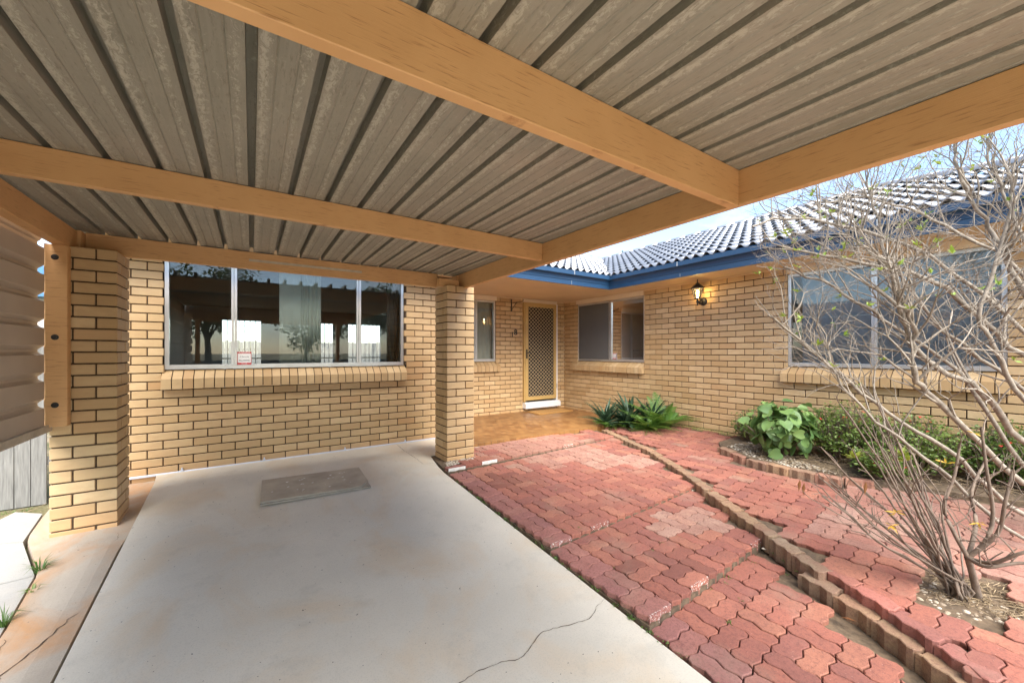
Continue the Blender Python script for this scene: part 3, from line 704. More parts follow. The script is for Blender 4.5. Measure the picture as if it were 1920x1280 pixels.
mb.add([v0+s_+Vector((0, 0, .012)), v0-s_+Vector((0, 0, .012)), v1-s_+Vector((0, 0, .012)), v1+s_+Vector((0, 0, .012))], [(0, 1, 2, 3)]); H(mb, 'valley_flashing', M['galv'], roof)
# door
mb = MB(); mb.box(4.617, 4.655, 6.50, 6.60, .291, 2.329); H(mb, 'door_jamb', M['door']); mb = MB(); mb.box(5.46, 5.498, 6.50, 6.60, .291, 2.329); H(mb, 'door_jamb', M['white'])
mb = MB(); mb.box(4.617, 5.533, 6.44, 6.60, .165, .262); mb.box(4.617, 5.533, 6.47, 6.60, .2625, .283); H(mb, 'threshold', M['white'])
dx0, dx1, dz0, dz1 = 4.645, 5.455, .325, 2.325
mb = MB(); fw = .065
mb.box(dx0, dx0+fw, 6.485, 6.52, dz0, dz1); mb.box(dx1-fw, dx1, 6.485, 6.52, dz0, dz1); mb.box(dx0+fw, dx1-fw, 6.486, 6.519, dz0, dz0+.075); mb.box(dx0+fw, dx1-fw, 6.486, 6.519, dz1-.085, dz1)
door = H(mb, 'security_door', M['door'])
mb = MB(); gx0, gx1, gz0, gz1 = dx0+fw, dx1-fw, dz0+.075, dz1-.085; DW, DH = (gx1-gx0)/8, .0765
def clipseg(p, q):
    t0, t1 = 0.0, 1.0; d = (q[0]-p[0], q[1]-p[1])
    for pp, qq in ((-d[0], p[0]-gx0), (d[0], gx1-p[0]), (-d[1], p[1]-gz0), (d[1], gz1-p[1])):
        if abs(pp) < 1e-9:
            if qq < 0: return None
        else:
            r_ = qq/pp
            if pp < 0: t0 = max(t0, r_)
            else: t1 = min(t1, r_)
    return None if t0 >= t1-1e-4 else ((p[0]+d[0]*t0, p[1]+d[1]*t0), (p[0]+d[0]*t1, p[1]+d[1]*t1))
nr = int((gz1-gz0)/DH)+12
for i in range(-nr, 10+nr):
    for sgn in (1, -1):
        a = (gx0+i*DW, gz0); q = (a[0]+sgn*DW*nr, gz0+DH*nr); cs = clipseg(a, q)
        if not cs: continue
        (x1, z1), (x2, z2) = cs; d = Vector((x2-x1, z2-z1)).normalized(); nx, nz_ = -d.y*.0025, d.x*.0025; yy = 6.5 if sgn > 0 else 6.5035
        vs_ = [(x1+nx, yy, z1+nz_), (x2+nx, yy, z2+nz_), (x2-nx, yy, z2-nz_), (x1-nx, yy, z1-nz_)]; vs_ += [(x, y+.003, z) for x, y, z in vs_]
        mb.add(vs_, [(0, 1, 2, 3), (7, 6, 5, 4), (0, 4, 5, 1), (1, 5, 6, 2), (2, 6, 7, 3), (3, 7, 4, 0)])
H(mb, 'diamond_grille', M['grille'], door)
mb = MB(); mb.box(gx0, gx1, 6.510, 6.513, gz0, gz1); H(mb, 'insect_screen', M['screen'], door)
mb = MB(); mb.box(dx0+.008, dx0+.04, 6.474, 6.4848, 1.18, 1.37); mb.tube([(dx0+.024, 6.474, 1.30), (dx0+.024, 6.44, 1.30), (dx0+.11, 6.435, 1.30)], .009, 8); H(mb, 'handle', M['black'], door)
for z in (.55, 2.05):
    mb = MB(); mb.tube([(dx1+.002, 6.478, z), (dx1+.002, 6.478, z+.09)], .008, 8); H(mb, 'hinge', M['galv'], door)

# ------------------------------------------------------------------ curtains, blinds, things at the windows
def curtain(name, x0, x1, y, z0, z1, mat, folds, amp, label, cat='curtain', ax='x'):
    mb = MB(); n = folds*8; vs_ = []
    for i in range(n+1):
        t_ = i/n; a = x0+(x1-x0)*t_; o = amp*math.sin(2*math.pi*folds*t_+.6*math.sin(9*t_)); o2 = o*.6
        vs_ += [((a, y+o, z0) if ax == 'x' else (y+o, a, z0)), ((a, y+o2, z1) if ax == 'x' else (y+o2, a, z1))]
    mb.add(vs_, [(2*i, 2*i+2, 2*i+3, 2*i+1) for i in range(n)])
    cx = (x0+x1)/2; base = (cx, y, z0) if ax == 'x' else (y, cx, z0)
    o = mb.obj(name, mat, None, True); return tag(o, label, cat)
curtain('curtain', .28, .50, 5.52, 1.0, 2.405, M['curtain'], 1, .012, 'flat pale panel of sheer curtain inside the large window', 'curtain')
curtain('curtain', .50, .74, 5.52, 1.0, 2.405, M['curtain'], 5, .022, 'gathered folds of sheer curtain inside the large window')
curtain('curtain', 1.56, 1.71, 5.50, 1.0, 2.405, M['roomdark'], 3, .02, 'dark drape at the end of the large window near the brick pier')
curtain('curtain', 3.0, 3.62, 6.74, 1.0, 2.405, M['blind'], 6, .02, 'grey sheer curtain in the narrow porch window')
curtain('curtain', 3.60, 3.97, 6.72, 1.0, 2.405, M['drape'], 2, .012, 'cream curtain hanging in the narrow porch window')
def blind(y0, y1, z0, x, mat, label):
    mb = MB(); mb.box(x, x+.004, y0, y1, z0, 2.36); mb.box(x-.008, x+.012, y0, y1, z0-.02, z0); b_ = mb.obj('roller_blind', mat); tag(b_, label, 'blind')
    mb = MB(); mb.tube([(x+.002, y0, 2.385), (x+.002, y1, 2.385)], .024, 10); kid(mb, 'roller', mat, b_)
blind(.50, 1.39, 1.17, 5.815, M['blind'], 'blue grey roller blind behind the wing window pane nearer its end wall'); blind(1.41, 2.10, 1.17, 5.815, M['blind'], 'blue grey roller blind behind the wing window pane nearer the lantern')
blind(5.27, 6.05, 1.17, 5.815, M['blind_dark'], 'charcoal blind behind the pane nearest the porch corner'); blind(4.46, 5.23, 2.22, 5.815, M['blind'], 'half raised blind at the top of the window by the door')
mb = MB(); mb.box(5.752, 5.756, 5.275, 6.10, 1.17, 2.268); fs = mb.obj('fly_screen', plain('fly_screen_mesh', (.10, .10, .098), .7, .05, 4)); tag(fs, 'dark grey fly screen over the pane nearest the porch corner', 'screen')
mb = MB(); mb.box(5.749, 5.759, 5.262, 5.274, 1.167, 2.27); mb.box(5.749, 5.759, 6.101, 6.103, 1.167, 2.27); kid(mb, 'screen_frame', M['alu'], fs)
ch = empty('chair', (6.35, 4.75, .04), 'dark padded chair back seen through the window by the door', 'chair')
mb = MB(); mb.box(6.12, 6.17, 4.55, 5.0, .62, 1.36); kid(mb, 'backrest', M['ink'], ch)
mb = MB(); mb.box(6.15, 6.6, 4.55, 5.0, .45, .53); kid(mb, 'seat', M['ink'], ch)
for a, b_ in ((6.17, 4.58), (6.17, 4.97), (6.57, 4.58), (6.57, 4.97)):
    mb = MB(); mb.tube([(a, b_, .04), (a, b_, .46)], .016, 8); kid(mb, 'leg', M['black'], ch)
# alarm stickers
def text(body, size, loc, rot, mat, parent, name='lettering', ext=.0008, align='CENTER'):
    cu = bpy.data.curves.new(name, 'FONT'); cu.body = body; cu.size = size; cu.extrude = ext; cu.align_x = align; cu.align_y = 'CENTER'; cu.materials.append(mat)
    tmp = bpy.data.objects.new(name, cu); col.objects.link(tmp); dg = bpy.context.evaluated_depsgraph_get(); me = bpy.data.meshes.new_from_object(tmp.evaluated_get(dg)); bpy.data.objects.remove(tmp)
    o = bpy.data.objects.new(name, me); col.objects.link(o); o.rotation_euler = rot
    if parent: o.parent = parent; o.location = Vector(loc)-Vector(parent.location)
    else: o.location = loc
    return o
def sticker(c, rz, sx, sz, label):
    rt = empty('alarm_sticker', (c[0], c[1], c[2]-sz/2), label, 'sticker'); m4 = Matrix.Translation(Vector(c)) @ Matrix.Rotation(rz, 4, 'Z')
    mb = MB(); mb.box(-sx/2, sx/2, -.001, .001, -sz/2, sz/2, m4); kid(mb, 'backing', M['white'], rt)
    mb = MB()
    for z0, z1 in ((.36, .5), (-.5, -.34)): mb.box(-sx/2, sx/2, -.0016, -.0011, z0*sz, z1*sz, m4)
    for x0, x1 in ((-.5, -.46), (.46, .5)): mb.box(x0*sx, x1*sx, -.0017, -.0011, -.34*sz+.0002, .36*sz-.0002, m4)
    kid(mb, 'red_band', M['red'], rt); f = m4 @ Vector((0, -.002, 0)); r_ = (R(90), 0, rz)
    def tx(s_, size, z, mm): text(s_, size, m4 @ Vector((0, -.0018, z*sz)), r_, mm, rt, ext=.0002)
    tx('WARNING', sz*.15, .43, M['white']); tx('ALARMS', sz*.19, -.18, M['ink']); tx('24 HR', sz*.14, -.42, M['white']); tx('A Security', sz*.14, .12, M['ink'])
sticker((-.068, 5.334, 1.242), 0, .132, .145, 'red and white alarm warning sticker in the corner of the large window')
sticker((5.772, 5.15, 1.235), R(-90), .085, .11, 'small alarm sticker on the window beside the front door')

# ================================================================== CARPORT
for i, (x0, lab) in enumerate(((-1.20, 'brick pier with a timber board bolted on its front face'), (1.862, 'brick pier standing in white pebbles by the paved terrace'))):
    zt = 2.08; y0 = 4.145; n = 25; zb = zt-n*.086
    pier = empty('brick_pier', (x0+.175, y0+.175, zb), lab, 'pier', 'brick piers under the carport')
    mb = MB(); mb.box(x0+.009, x0+.341, y0+.009, y0+.341, zb, zt-.004); kid(mb, 'core', M['mortar'], pier)
    for k in range(n):
        z = zb+k*.086+.01+BH/2
        lay = [(0, .23, 0, .11), (.24, .35, 0, .23), (.12, .35, .24, .35), (0, .11, .12, .35)]
        if (k+i) % 2: lay = [(.35-b_, .35-a, c, d) for a, b_, c, d in lay]
        for a, b_, c, d in lay:
            o = link('brick', brick_mesh(b_-a, d-c), pier, Vector((x0+(a+b_)/2, y0+(c+d)/2, z))-Vector(pier.location)+Vector((rnd.uniform(-.001, .001), rnd.uniform(-.001, .001), 0)))
port = empty('carport', (.45, 1.4, -.2), 'carport of orange painted beams under a weathered ribbed steel roof', 'carport')
def C(mb, name, mat, parent=None, **k): return kid(mb, name, mat, parent or port, **k)
def beam(x0, x1, y0, y1, z0, z1, name='beam'):
    me = bevel_box(name, x1-x0, y1-y0, z1-z0, M['beam'], .003)
    o = link(name, me, port, Vector(((x0+x1)/2, (y0+y1)/2, (z0+z1)/2))-Vector(port.location)); return o
ZR = 2.246
b1 = beam(-1.075, 1.84, 4.37, 4.418, 2.082, 2.238)
mb = MB(); strip_pts = None
mb.box(-.02, .98, 4.3672, 4.3694, 2.150, 2.173); C(mb, 'bare_patch', plain('bare_timber', (.55, .47, .36), .8, .15, 20), b1)
beam(2.082, 2.128, -1.55, 4.30, 2.066, 2.243); beam(-1.172, -1.10, -1.55, 4.30, 2.070, 2.228)
beam(-1.098, 2.081, 2.66, 2.706, 2.098, 2.243, 'joist'); beam(-1.098, 2.081, 1.03, 1.078, 2.056, 2.244, 'joist'); beam(-1.098, 2.081, -.55, -.502, 2.06, 2.244, 'joist'); beam(-1.098, 2.081, -1.55, -1.50, 2.06, 2.244)
beam(1.80, 2.05, 4.22, 4.30, 2.0815, 2.155, 'packer'); beam(-1.14, -1.08, 4.301, 4.40, 2.082, 2.235, 'packer'); beam(2.06, 2.128, 4.301, 4.45, 2.082, 2.235, 'packer')
for x in (-1.148, 2.04): beam(x, x+.09, -1.64, -1.551, -.36, 2.22, 'post')
pb = beam(-1.205, -1.092, 4.075, 4.141, .785, 2.0685, 'bolted_board')
for z in (1.978, 1.415, .938):
    mb = MB(); mb.lathe([(0, -.004), (.020, -.004), (.020, 0), (.011, .001), (.011, .008), (0, .008)], 12, Matrix.Translation((-1.152, 4.074, z)) @ Matrix.Rotation(R(90), 4, 'X')); C(mb, 'bolt', M['black'], pb)
# ribbed roof sheets: four pans each, ribs every 194 mm
PITCH = .194
def sheet_profile(n):
    P = []
    for k in range(n):
        b0 = k*PITCH
        P += [(b0-.0165, 0), (b0-.0145, .055), (b0+.0145, .055), (b0+.0165, 0), (b0+.064, 0), (b0+.067, .003), (b0+.072, 0), (b0+.122, 0), (b0+.127, .003), (b0+.130, 0)]
    return P
k = -6; first = True
while k*PITCH < 2.0:
    n = min(4, int((2.13-k*PITCH)/PITCH)+1); P = [(x+k*PITCH, z) for x, z in sheet_profile(n)]
    xe = min((k+n)*PITCH-.0165, 2.128); P = [p for p in P if p[0] < 2.128]+[(xe, 0)]
    mb = MB(); m_ = len(P)
    vs_ = [(x, y, ZR+z+dd) for dd in (0, .0012) for y in (-1.62, 4.46) for x, z in P]
    mb.add(vs_, [(i+1, i, m_+i, m_+i+1) for i in range(m_-1)]+[(2*m_+i, 2*m_+i+1, 3*m_+i+1, 3*m_+i) for i in range(m_-1)]+[(i, i+1, 2*m_+i+1, 2*m_+i) for i in range(m_-1)]+[(m_+i+1, m_+i, 3*m_+i, 3*m_+i+1) for i in range(m_-1)])
    C(mb, 'roof_sheet', M['sheet']); k += 4
# side cladding: ribs run along Y
P = []; z = .80
while z < 2.07:
    P += [(0, z), (0, z+.118), (.020, z+.128), (.032, z+.140), (.032, z+.158), (.020, z+.168)]; z += .186
P = [(o, zz) for o, zz in P if zz < 2.12]+[(0, 2.13)]
mb = MB(); m_ = len(P); vs_ = [(-1.200-o+t_, y, zz-.0065*(4.07-y)*max(0, 2.078-zz)/1.28) for t_ in (0, -.0012) for y in (-1.55, 4.072) for o, zz in P]
mb.add(vs_, [(i, i+1, m_+i+1, m_+i) for i in range(m_-1)]+[(2*m_+i+1, 2*m_+i, 3*m_+i, 3*m_+i+1) for i in range(m_-1)])
C(mb, 'side_cladding', M['cladding'])
mb = MB(); m4 = None
vs_ = [(x, y, z_-.0065*(4.07-y)) for z_ in (.752, .80) for y in (-1.55, 4.13) for x in (-1.245, -1.180)]
mb.add(vs_, [(0, 2, 3, 1), (4, 5, 7, 6), (0, 1, 5, 4), (2, 6, 7, 3), (0, 4, 6, 2), (1, 3, 7, 5)]); C(mb, 'cladding_rail', M['galv'])

# ================================================================== SMALL THINGS ABOUT THE HOUSE
# conduit along the front wall
mb = MB(); mb.tube([(-1.42, 5.270, .072), (0.2, 5.270, .074), (2.5, 5.270, .082)], .0125, 8); pp = mb.obj('conduit', M['pvc'], None, True); tag(pp, 'thin grey plastic conduit running along the foot of the front wall', 'pipe')
for x in (-.60, .12, .98, 1.75):
    mb = MB(); mb.box(x-.012, x+.012, 5.256, 5.289, .055, .092); mb.box(x-.006, x+.006, 5.262, 5.289, .0925, .112); kid(mb, 'clip', M['pvc'], pp)
# cover boards on the driveway
cv = empty('cover_board', (.5, 4.18, dz(.5, 4.18)), 'two grey cement boards stacked flat on the driveway', 'board')
def dtop(o): return lambda x, y: dz(x, y)+o
mb = MB(); mb.prism([(.06, 3.90), (.95, 3.862), (.955, 4.41), (.085, 4.46)], dtop(.001), dtop(.013)); kid(mb, 'board', M['board'], cv)
mb = MB(); mb.prism([(.062, 3.915), (.87, 3.875), (.95, 3.98), (.955, 4.40), (.083, 4.452)], dtop(.015), dtop(.029)); kid(mb, 'board', M['board'], cv)
mb = MB()
for i in range(26):
    x, y = rnd.uniform(.15, .85), rnd.uniform(3.98, 4.36); s_ = rnd.uniform(.003, .012); mb.prism([(x-s_, y), (x, y-s_*.5), (x+s_*1.2, y+s_*.3), (x, y+s_*.6)], dtop(.0292), dtop(.0297))
kid(mb, 'paint_spot', M['white'], cv)
# mat
mb = MB(); mb.prism([(4.62, 6.02), (5.50, 6.02), (5.50, 6.42), (4.62, 6.42)], .101, .116); tag(mb.obj('door_mat', M['mat']), 'rectangular coir mat lying before the front door', 'mat')
# house number
hn = empty('house_number', (4.35, 6.548, 1.62), 'dark metal house number 18 beside the security door', 'sign')
text('1', .15, (4.352, 6.540, 1.655), (R(90), 0, 0), M['ink'], hn, 'digit', .005); text('8', .16, (4.435, 6.540, 1.705), (R(90), 0, 0), M['ink'], hn, 'digit', .005)
# hanging basket bracket
br = empty('plant_bracket', (4.34, 6.54, 2.13), 'small black iron bracket high on the brick beside the door', 'bracket')
mb = MB(); mb.box(4.325, 4.345, 6.535, 6.549, 2.13, 2.37); mb.tube([(4.335, 6.535, 2.30), (4.37, 6.42, 2.30), (4.42, 6.28, 2.30), (4.425, 6.26, 2.33), (4.415, 6.27, 2.345)], .006, 6); mb.tube([(4.335, 6.535, 2.15), (4.36, 6.46, 2.25), (4.38, 6.40, 2.30)], .005, 6)
kid(mb, 'bracket_arm', M['black'], br)
# wall lantern
lx, ly, lz = 5.73, 3.36, 2.08
ln = empty('wall_lantern', (lx, ly, lz), 'lit black coach lantern on the bare brick of the wing wall', 'lantern')
mb = MB(); mb.lathe([(0, 0), (.062, 0), (.060, .012), (.03, .022), (0, .024)], 18, Matrix.Translation((lx-.0005, ly, lz)) @ Matrix.Rotation(R(-90), 4, 'Y')); C0 = kid(mb, 'back_plate', M['black'], ln, smooth=True)
LX = lx-.155
mb = MB(); mb.tube([(lx-.018, ly, lz), (lx-.06, ly, lz-.03), (lx-.11, ly, lz-.035), (LX, ly, lz+.0), (LX, ly, lz+.03)], [.013, .011, .011, .012, .014], 8); mb.lathe([(0, -.075), (.010, -.07), (.014, -.055), (.008, -.04), (.02, -.02), (.02, 0)], 10, Matrix.Translation((LX, ly, lz))); kid(mb, 'arm', M['black'], ln, smooth=True)
mb = MB()
def hexr(r_, z): return [(LX+r_*math.cos(R(60*k)), ly+r_*math.sin(R(60*k)), z) for k in range(6)]
lo, hi = hexr(.042, lz+.03), hexr(.078, lz+.19)
for k in range(6): mb.tube([lo[k], hi[k]], .005, 5); mb.tube([hi[k], hi[(k+1) % 6]], .006, 5); mb.tube([lo[k], lo[(k+1) % 6]], .006, 5)
mb.lathe([(0, .02), (.044, .026), (.044, .034), (0, .034)], 6, Matrix.Translation((LX, ly, lz))); kid(mb, 'cage', M['black'], ln)
mb = MB(); lo2, hi2 = hexr(.040, lz+.035), hexr(.075, lz+.186)
mb.add(lo2+hi2, [(k, (k+1) % 6, 6+(k+1) % 6, 6+k) for k in range(6)]); kid(mb, 'lantern_glass', M['lampglass'], ln)
mb = MB(); mb.lathe([(.096, .188), (.092, .196), (.055, .235), (.03, .25), (.028, .262), (.012, .27), (.006, .30), (.010, .306), (.004, .33), (0, .335)], 6, Matrix.Translation((LX, ly, lz))); kid(mb, 'lantern_roof', M['black'], ln)
mb = MB(); mb.lathe([(0, .05), (.012, .05), (.012, .09), (.017, .11), (.016, .135), (.006, .16), (0, .163)], 10, Matrix.Translation((LX, ly, lz))); kid(mb, 'bulb', M['bulb'], ln, smooth=True)
pl = bpy.data.lights.new('lantern_light', 'POINT'); pl.energy = .22; pl.color = (1, .72, .38); pl.shadow_soft_size = .02
po = bpy.data.objects.new('lantern_light', pl); col.objects.link(po); po.parent = ln; po.location = (-.155, 0, .178)

# ================================================================== FENCE, NEIGHBOUR, STREET SIDE
def fence(x0, x1, y, zb, ht, label, step=.097):
    f = empty('paling_fence', (x0, y, zb), label, 'fence'); n = int((x1-x0)/step)
    me = [bevel_box('paling', .093, .016, ht+d, M['wood_grey'], .002) for d in (0, .02, -.015)]
    for i in range(n):
        d = rnd.choice((0, 1, 2)); h = ht+(0, .02, -.015)[d]
        link('paling', me[d], f, (step*(i+.5), rnd.uniform(-.003, .003), h/2), (rnd.uniform(-.004, .004), 0, rnd.uniform(-.02, .02)))
    for z in (.35, ht-.3):
        mb = MB(); mb.box(0, x1-x0, .012, .05, z, z+.07); o = mb.obj('rail', M['wood_grey'], f)
    return f
fence(-6.5, -1.47, 5.32, gz(0, 5.3)+.01, 1.55, 'grey weathered paling fence joined to the house corner')
fence(-14, 12, -24.5, -.99, 1.7, 'long paling fence across the street')
fence(-4, 12, 15.2, -.09, 1.75, 'added paling fence behind the house, blocking brightness in its far windows')  # added fence: partly blocks the bright outdoors showing through the rear windows
nb = empty('neighbour_house', (-7, 15, -.1), 'white house with blue steel roof beyond the paling fence', 'house')
mb = MB(); mb.box(-11, -3.2, 13, 20, -.1, 2.5); kid(mb, 'wall', M['stone'], nb)
mb = MB(); mb.add([(-11.5, 12.5, 2.5), (-2.8, 12.5, 2.5), (-2.8, 20.5, 2.5), (-11.5, 20.5, 2.5), (-9, 16.5, 4.3), (-5, 16.5, 4.3)], [(0, 1, 5, 4), (1, 2, 5), (2, 3, 4, 5), (3, 0, 4), (3, 2, 1, 0)]); kid(mb, 'roof', M['roofblue'], nb)
for x in (-5.2, -8.5):
    mb = MB(); mb.box(x-.6, x+.6, 12.96, 12.999, 1.0, 2.1); wn = kid(mb, 'window', M['alu'], nb); mb = MB(); mb.box(x-.54, x+.54, 12.945, 12.959, 1.06, 2.04); kid(mb, 'pane', M['blind_dark'], nb)
def leafquad(mb, p, d, up, l, wd, fold=.25):
    d = d.normalized(); s_ = d.cross(up)
    if s_.length < 1e-3: s_ = d.cross(Vector((1, 0, 0)))
    s_.normalize(); n_ = s_.cross(d)
    k = [p, p+d*l*.45+s_*wd+n_*fold*wd, p+d*l, p+d*l*.45-s_*wd+n_*fold*wd]
    mb.add(k, [(0, 1, 2), (0, 2, 3)])
def tree(name, loc, ht, rad, label, seed, n=2600, lf=.22, group=None):
    r = random.Random(seed); t = empty(name, loc, label, 'tree', group); tr = MB(); cr = MB(); base = Vector(loc)
    top = base+Vector((r.uniform(-.3, .3), r.uniform(-.3, .3), ht*.55)); tr.tube([base, base.lerp(top, .5)+Vector((r.uniform(-.15, .15), 0, 0)), top], [ht*.03, ht*.022, ht*.014], 8)
    cl = []
    for i in range(14):
        a = r.uniform(0, 6.28); q = r.uniform(.25, 1); c = top+Vector((math.cos(a)*rad*q*.8, math.sin(a)*rad*q*.8, r.uniform(-.12, .42)*ht)); cl.append((c, rad*r.uniform(.28, .45)))
        tr.tube([base.lerp(top, r.uniform(.55, 1)), (top+c)/2+Vector((0, 0, -.1)), c], [ht*.01, ht*.007, ht*.003], 5)
    for i in range(n):
        c, cr_ = r.choice(cl); d = Vector((r.gauss(0, 1), r.gauss(0, 1), r.gauss(0, .8))).normalized(); p = c+d*cr_*r.uniform(.3, 1.05)
        leafquad(cr, p, Vector((r.gauss(0, 1), r.gauss(0, 1), r.gauss(-.2, .6))), Vector((r.gauss(0, .5), r.gauss(0, .5), 1)), lf*r.uniform(.6, 1.2), lf*.28)
    kid(tr, 'trunk', M['bark'], t); kid(cr, 'crown', M['leaf_tree'], t); return t
tree('garden_tree', (12.5, 13.2, -.1), 5.2, 1.5, 'leafy green tree rising behind the roof valley', 3, 1800, .2)
tree('garden_tree', (15.0, 12.6, -.1), 6.4, 1.0, 'thin tree with sparse leaves behind the roof', 4, 260, .2)
for i, (x, y, h, r_) in enumerate([(-9, -29, 8, 3.2), (-3, -31, 10, 4), (4, -28.5, 7, 3), (10, -30, 9, 3.6), (-16, -27, 8, 3.5), (18, -27, 9, 4)]):
    tree('street_tree', (x, y, -.99), h, r_, ['round green tree across the street', 'tall broad tree across the street', 'small tree across the street, opposite the driveway', 'spreading tree across the street, right of the driveway', 'bushy tree far along the street', 'large tree far along the street'][i], 20+i, 2200, .42, 'trees across the street')

# ================================================================== PLANTS
def grow(tw, tips, p, d, ln, rad, lev, r, lim, up=.25, fork=(2, 3)):
    pts = [p.copy()]; rr = [rad]; q = p.copy(); d = d.normalized()
    for i in range(3):
        d = (d+Vector((r.gauss(0, .16), r.gauss(0, .16), r.gauss(0, .12)+up*.18))).normalized(); q = q+d*(ln/3)
        pts.append(q.copy()); rr.append(rad*(1-.12*(i+1)))
    pp = pix(q)
    if pp is None or pp[0] < lim[0]+r.uniform(0, 60) or pp[1] > lim[1] or q.x > 5.45 or q.z < lim[2]: return
    tw.tube(pts, rr, 5 if rad > .006 else 4, False)
    if lev == 0: tips.append((q, d)); return
    n = r.choice(fork)
    for i in range(n):
        ax = Vector((r.gauss(0, 1), r.gauss(0, 1), r.gauss(0, 1))).cross(d)
        if ax.length < .01: continue
        nd_ = Matrix.Rotation(r.uniform(.35, .95), 3, ax.normalized()) @ d
        grow(tw, tips, q, nd_, ln*r.uniform(.62, .95), rr[-1]*r.uniform(.62, .85), lev-1, r, lim, up, fork)
    if r.random() < .5:
        nd_ = (d+Vector((r.gauss(0, .7), r.gauss(0, .7), r.gauss(.2, .5)))).normalized(); grow(tw, tips, pts[1], nd_, ln*.6, rad*.5, max(0, lev-2), r, lim, up, fork)
def smooth(pts, k=4):
    out = []; n = len(pts)
    for i in range(n-1):
        p0, p1, p2, p3 = pts[max(0, i-1)], pts[i], pts[i+1], pts[min(n-1, i+2)]
        for j in range(k):
            t_ = j/k; out.append(.5*((2*p1)+(p2-p0)*t_+(2*p0-5*p1+4*p2-p3)*t_*t_+(3*p1-p0-3*p2+p3)*t_**3))
    out.append(pts[-1]); return out
r = random.Random(31)
root = Vector((4.75, -.12, .10))
big = empty('bare_shrub', root, 'large bare pale-barked shrub spreading in front of the wing window', 'shrub')
LIMBS = [
 (.034, [(1920, 825, 2.55), (1840, 740, 2.5), (1725, 662, 2.42), (1690, 600, 2.36), (1682, 545, 2.3), (1650, 480, 2.3)]),
 (.032, [(1920, 905, 2.5), (1762, 755, 2.4), (1717, 702, 2.34), (1716, 640, 2.34), (1698, 585, 2.3), (1640, 540, 2.35)]),
 (.030, [(1920, 670, 2.6), (1850, 612, 2.6), (1777, 543, 2.55), (1690, 505, 2.5), (1600, 488, 2.5), (1500, 470, 2.5)]),
 (.026, [(1920, 870, 2.75), (1800, 700, 2.75), (1660, 600, 2.75), (1560, 540, 2.75), (1470, 500, 2.75)]),
 (.026, [(1930, 560, 2.4), (1880, 470, 2.4), (1845, 410, 2.4), (1800, 335, 2.35), (1790, 280, 2.35)]),
 (.024, [(1925, 760, 2.45), (1862, 650, 2.4), (1838, 590, 2.38), (1868, 500, 2.35), (1895, 390, 2.3), (1885, 310, 2.3)]),
 (.024, [(1920, 965, 2.5), (1800, 862, 2.4), (1690, 790, 2.35), (1590, 715, 2.35), (1500, 640, 2.45), (1440, 590, 2.5)]),
 (.024, [(1905, 720, 2.85), (1770, 620, 2.85), (1670, 490, 2.85), (1640, 390, 2.85), (1625, 340, 2.85)]),
 (.024, [(1930, 630, 2.7), (1740, 480, 2.7), (1580, 420, 2.7), (1470, 410, 2.7), (1410, 425, 2.7)]),
 (.022, [(1925, 520, 2.9), (1800, 440, 2.95), (1700, 390, 2.95), (1600, 370, 2.95), (1520, 390, 2.95)]),
 (.020, [(1920, 1010, 2.3), (1790, 900, 2.25), (1680, 820, 2.2), (1610, 760, 2.2), (1560, 690, 2.25)]),
 (.020, [(1925, 450, 2.6), (1890, 380, 2.6), (1860, 320, 2.6), (1850, 270, 2.6)]),
]
tips = []; twigs = MB()
for rad, pl_ in LIMBS:
    pts = [root+Vector((r.uniform(-.05, .05), r.uniform(-.05, .05), 0)), root.lerp(at(*pl_[0]), .5)+Vector((.05, -.05, .06))]+[at(*q) for q in pl_]
    sm = smooth(pts, 4); sm = [q+Vector((r.gauss(0, .008), r.gauss(0, .008), r.gauss(0, .008))) if 2 < i < len(sm)-1 else q for i, q in enumerate(sm)]
    n = len(sm); lm = MB(); rads = [rad*(1-.62*i/(n-1))*r.uniform(.92, 1.08) for i in range(n)]; rads = [q*.68 for q in rads]; lm.tube(sm, rads, 9, False); kid(lm, 'limb', M['bark'], big, smooth=True)
    for i in range(n//3, n):
        for _ in range(2 if i > n*.6 else 1):
            if r.random() < .30: continue
            d = (sm[min(i+1, n-1)]-sm[max(0, i-1)]).normalized(); d2 = (d*.6+Vector((r.gauss(-.1, .5), r.gauss(0, .45), abs(r.gauss(.35, .4))))).normalized()
            grow(twigs, tips, sm[i], d2, r.uniform(.16, .30), min(rads[i]*.6, .0095), r.choice((2, 3, 3)), r, (1385, 760, .35), .3)
    grow(twigs, tips, sm[-1], sm[-1]-sm[-2], .2, rads[-1]*.8, 4, r, (1385, 760, .35), .35)
stuff(kid(twigs, 'twigs', M['bark'], big))
lv = MB()
for p, d in tips:
    if r.random() < .045:
        for _ in range(r.randint(2, 5)): leafquad(lv, p, d*.5+Vector((r.gauss(0, .6), r.gauss(0, .6), r.gauss(.2, .4))), Vector((r.gauss(0, .4), r.gauss(0, .4), 1)), r.uniform(.025, .05), .008)
kid(lv, 'leaves', M['leaf_bright'], big)
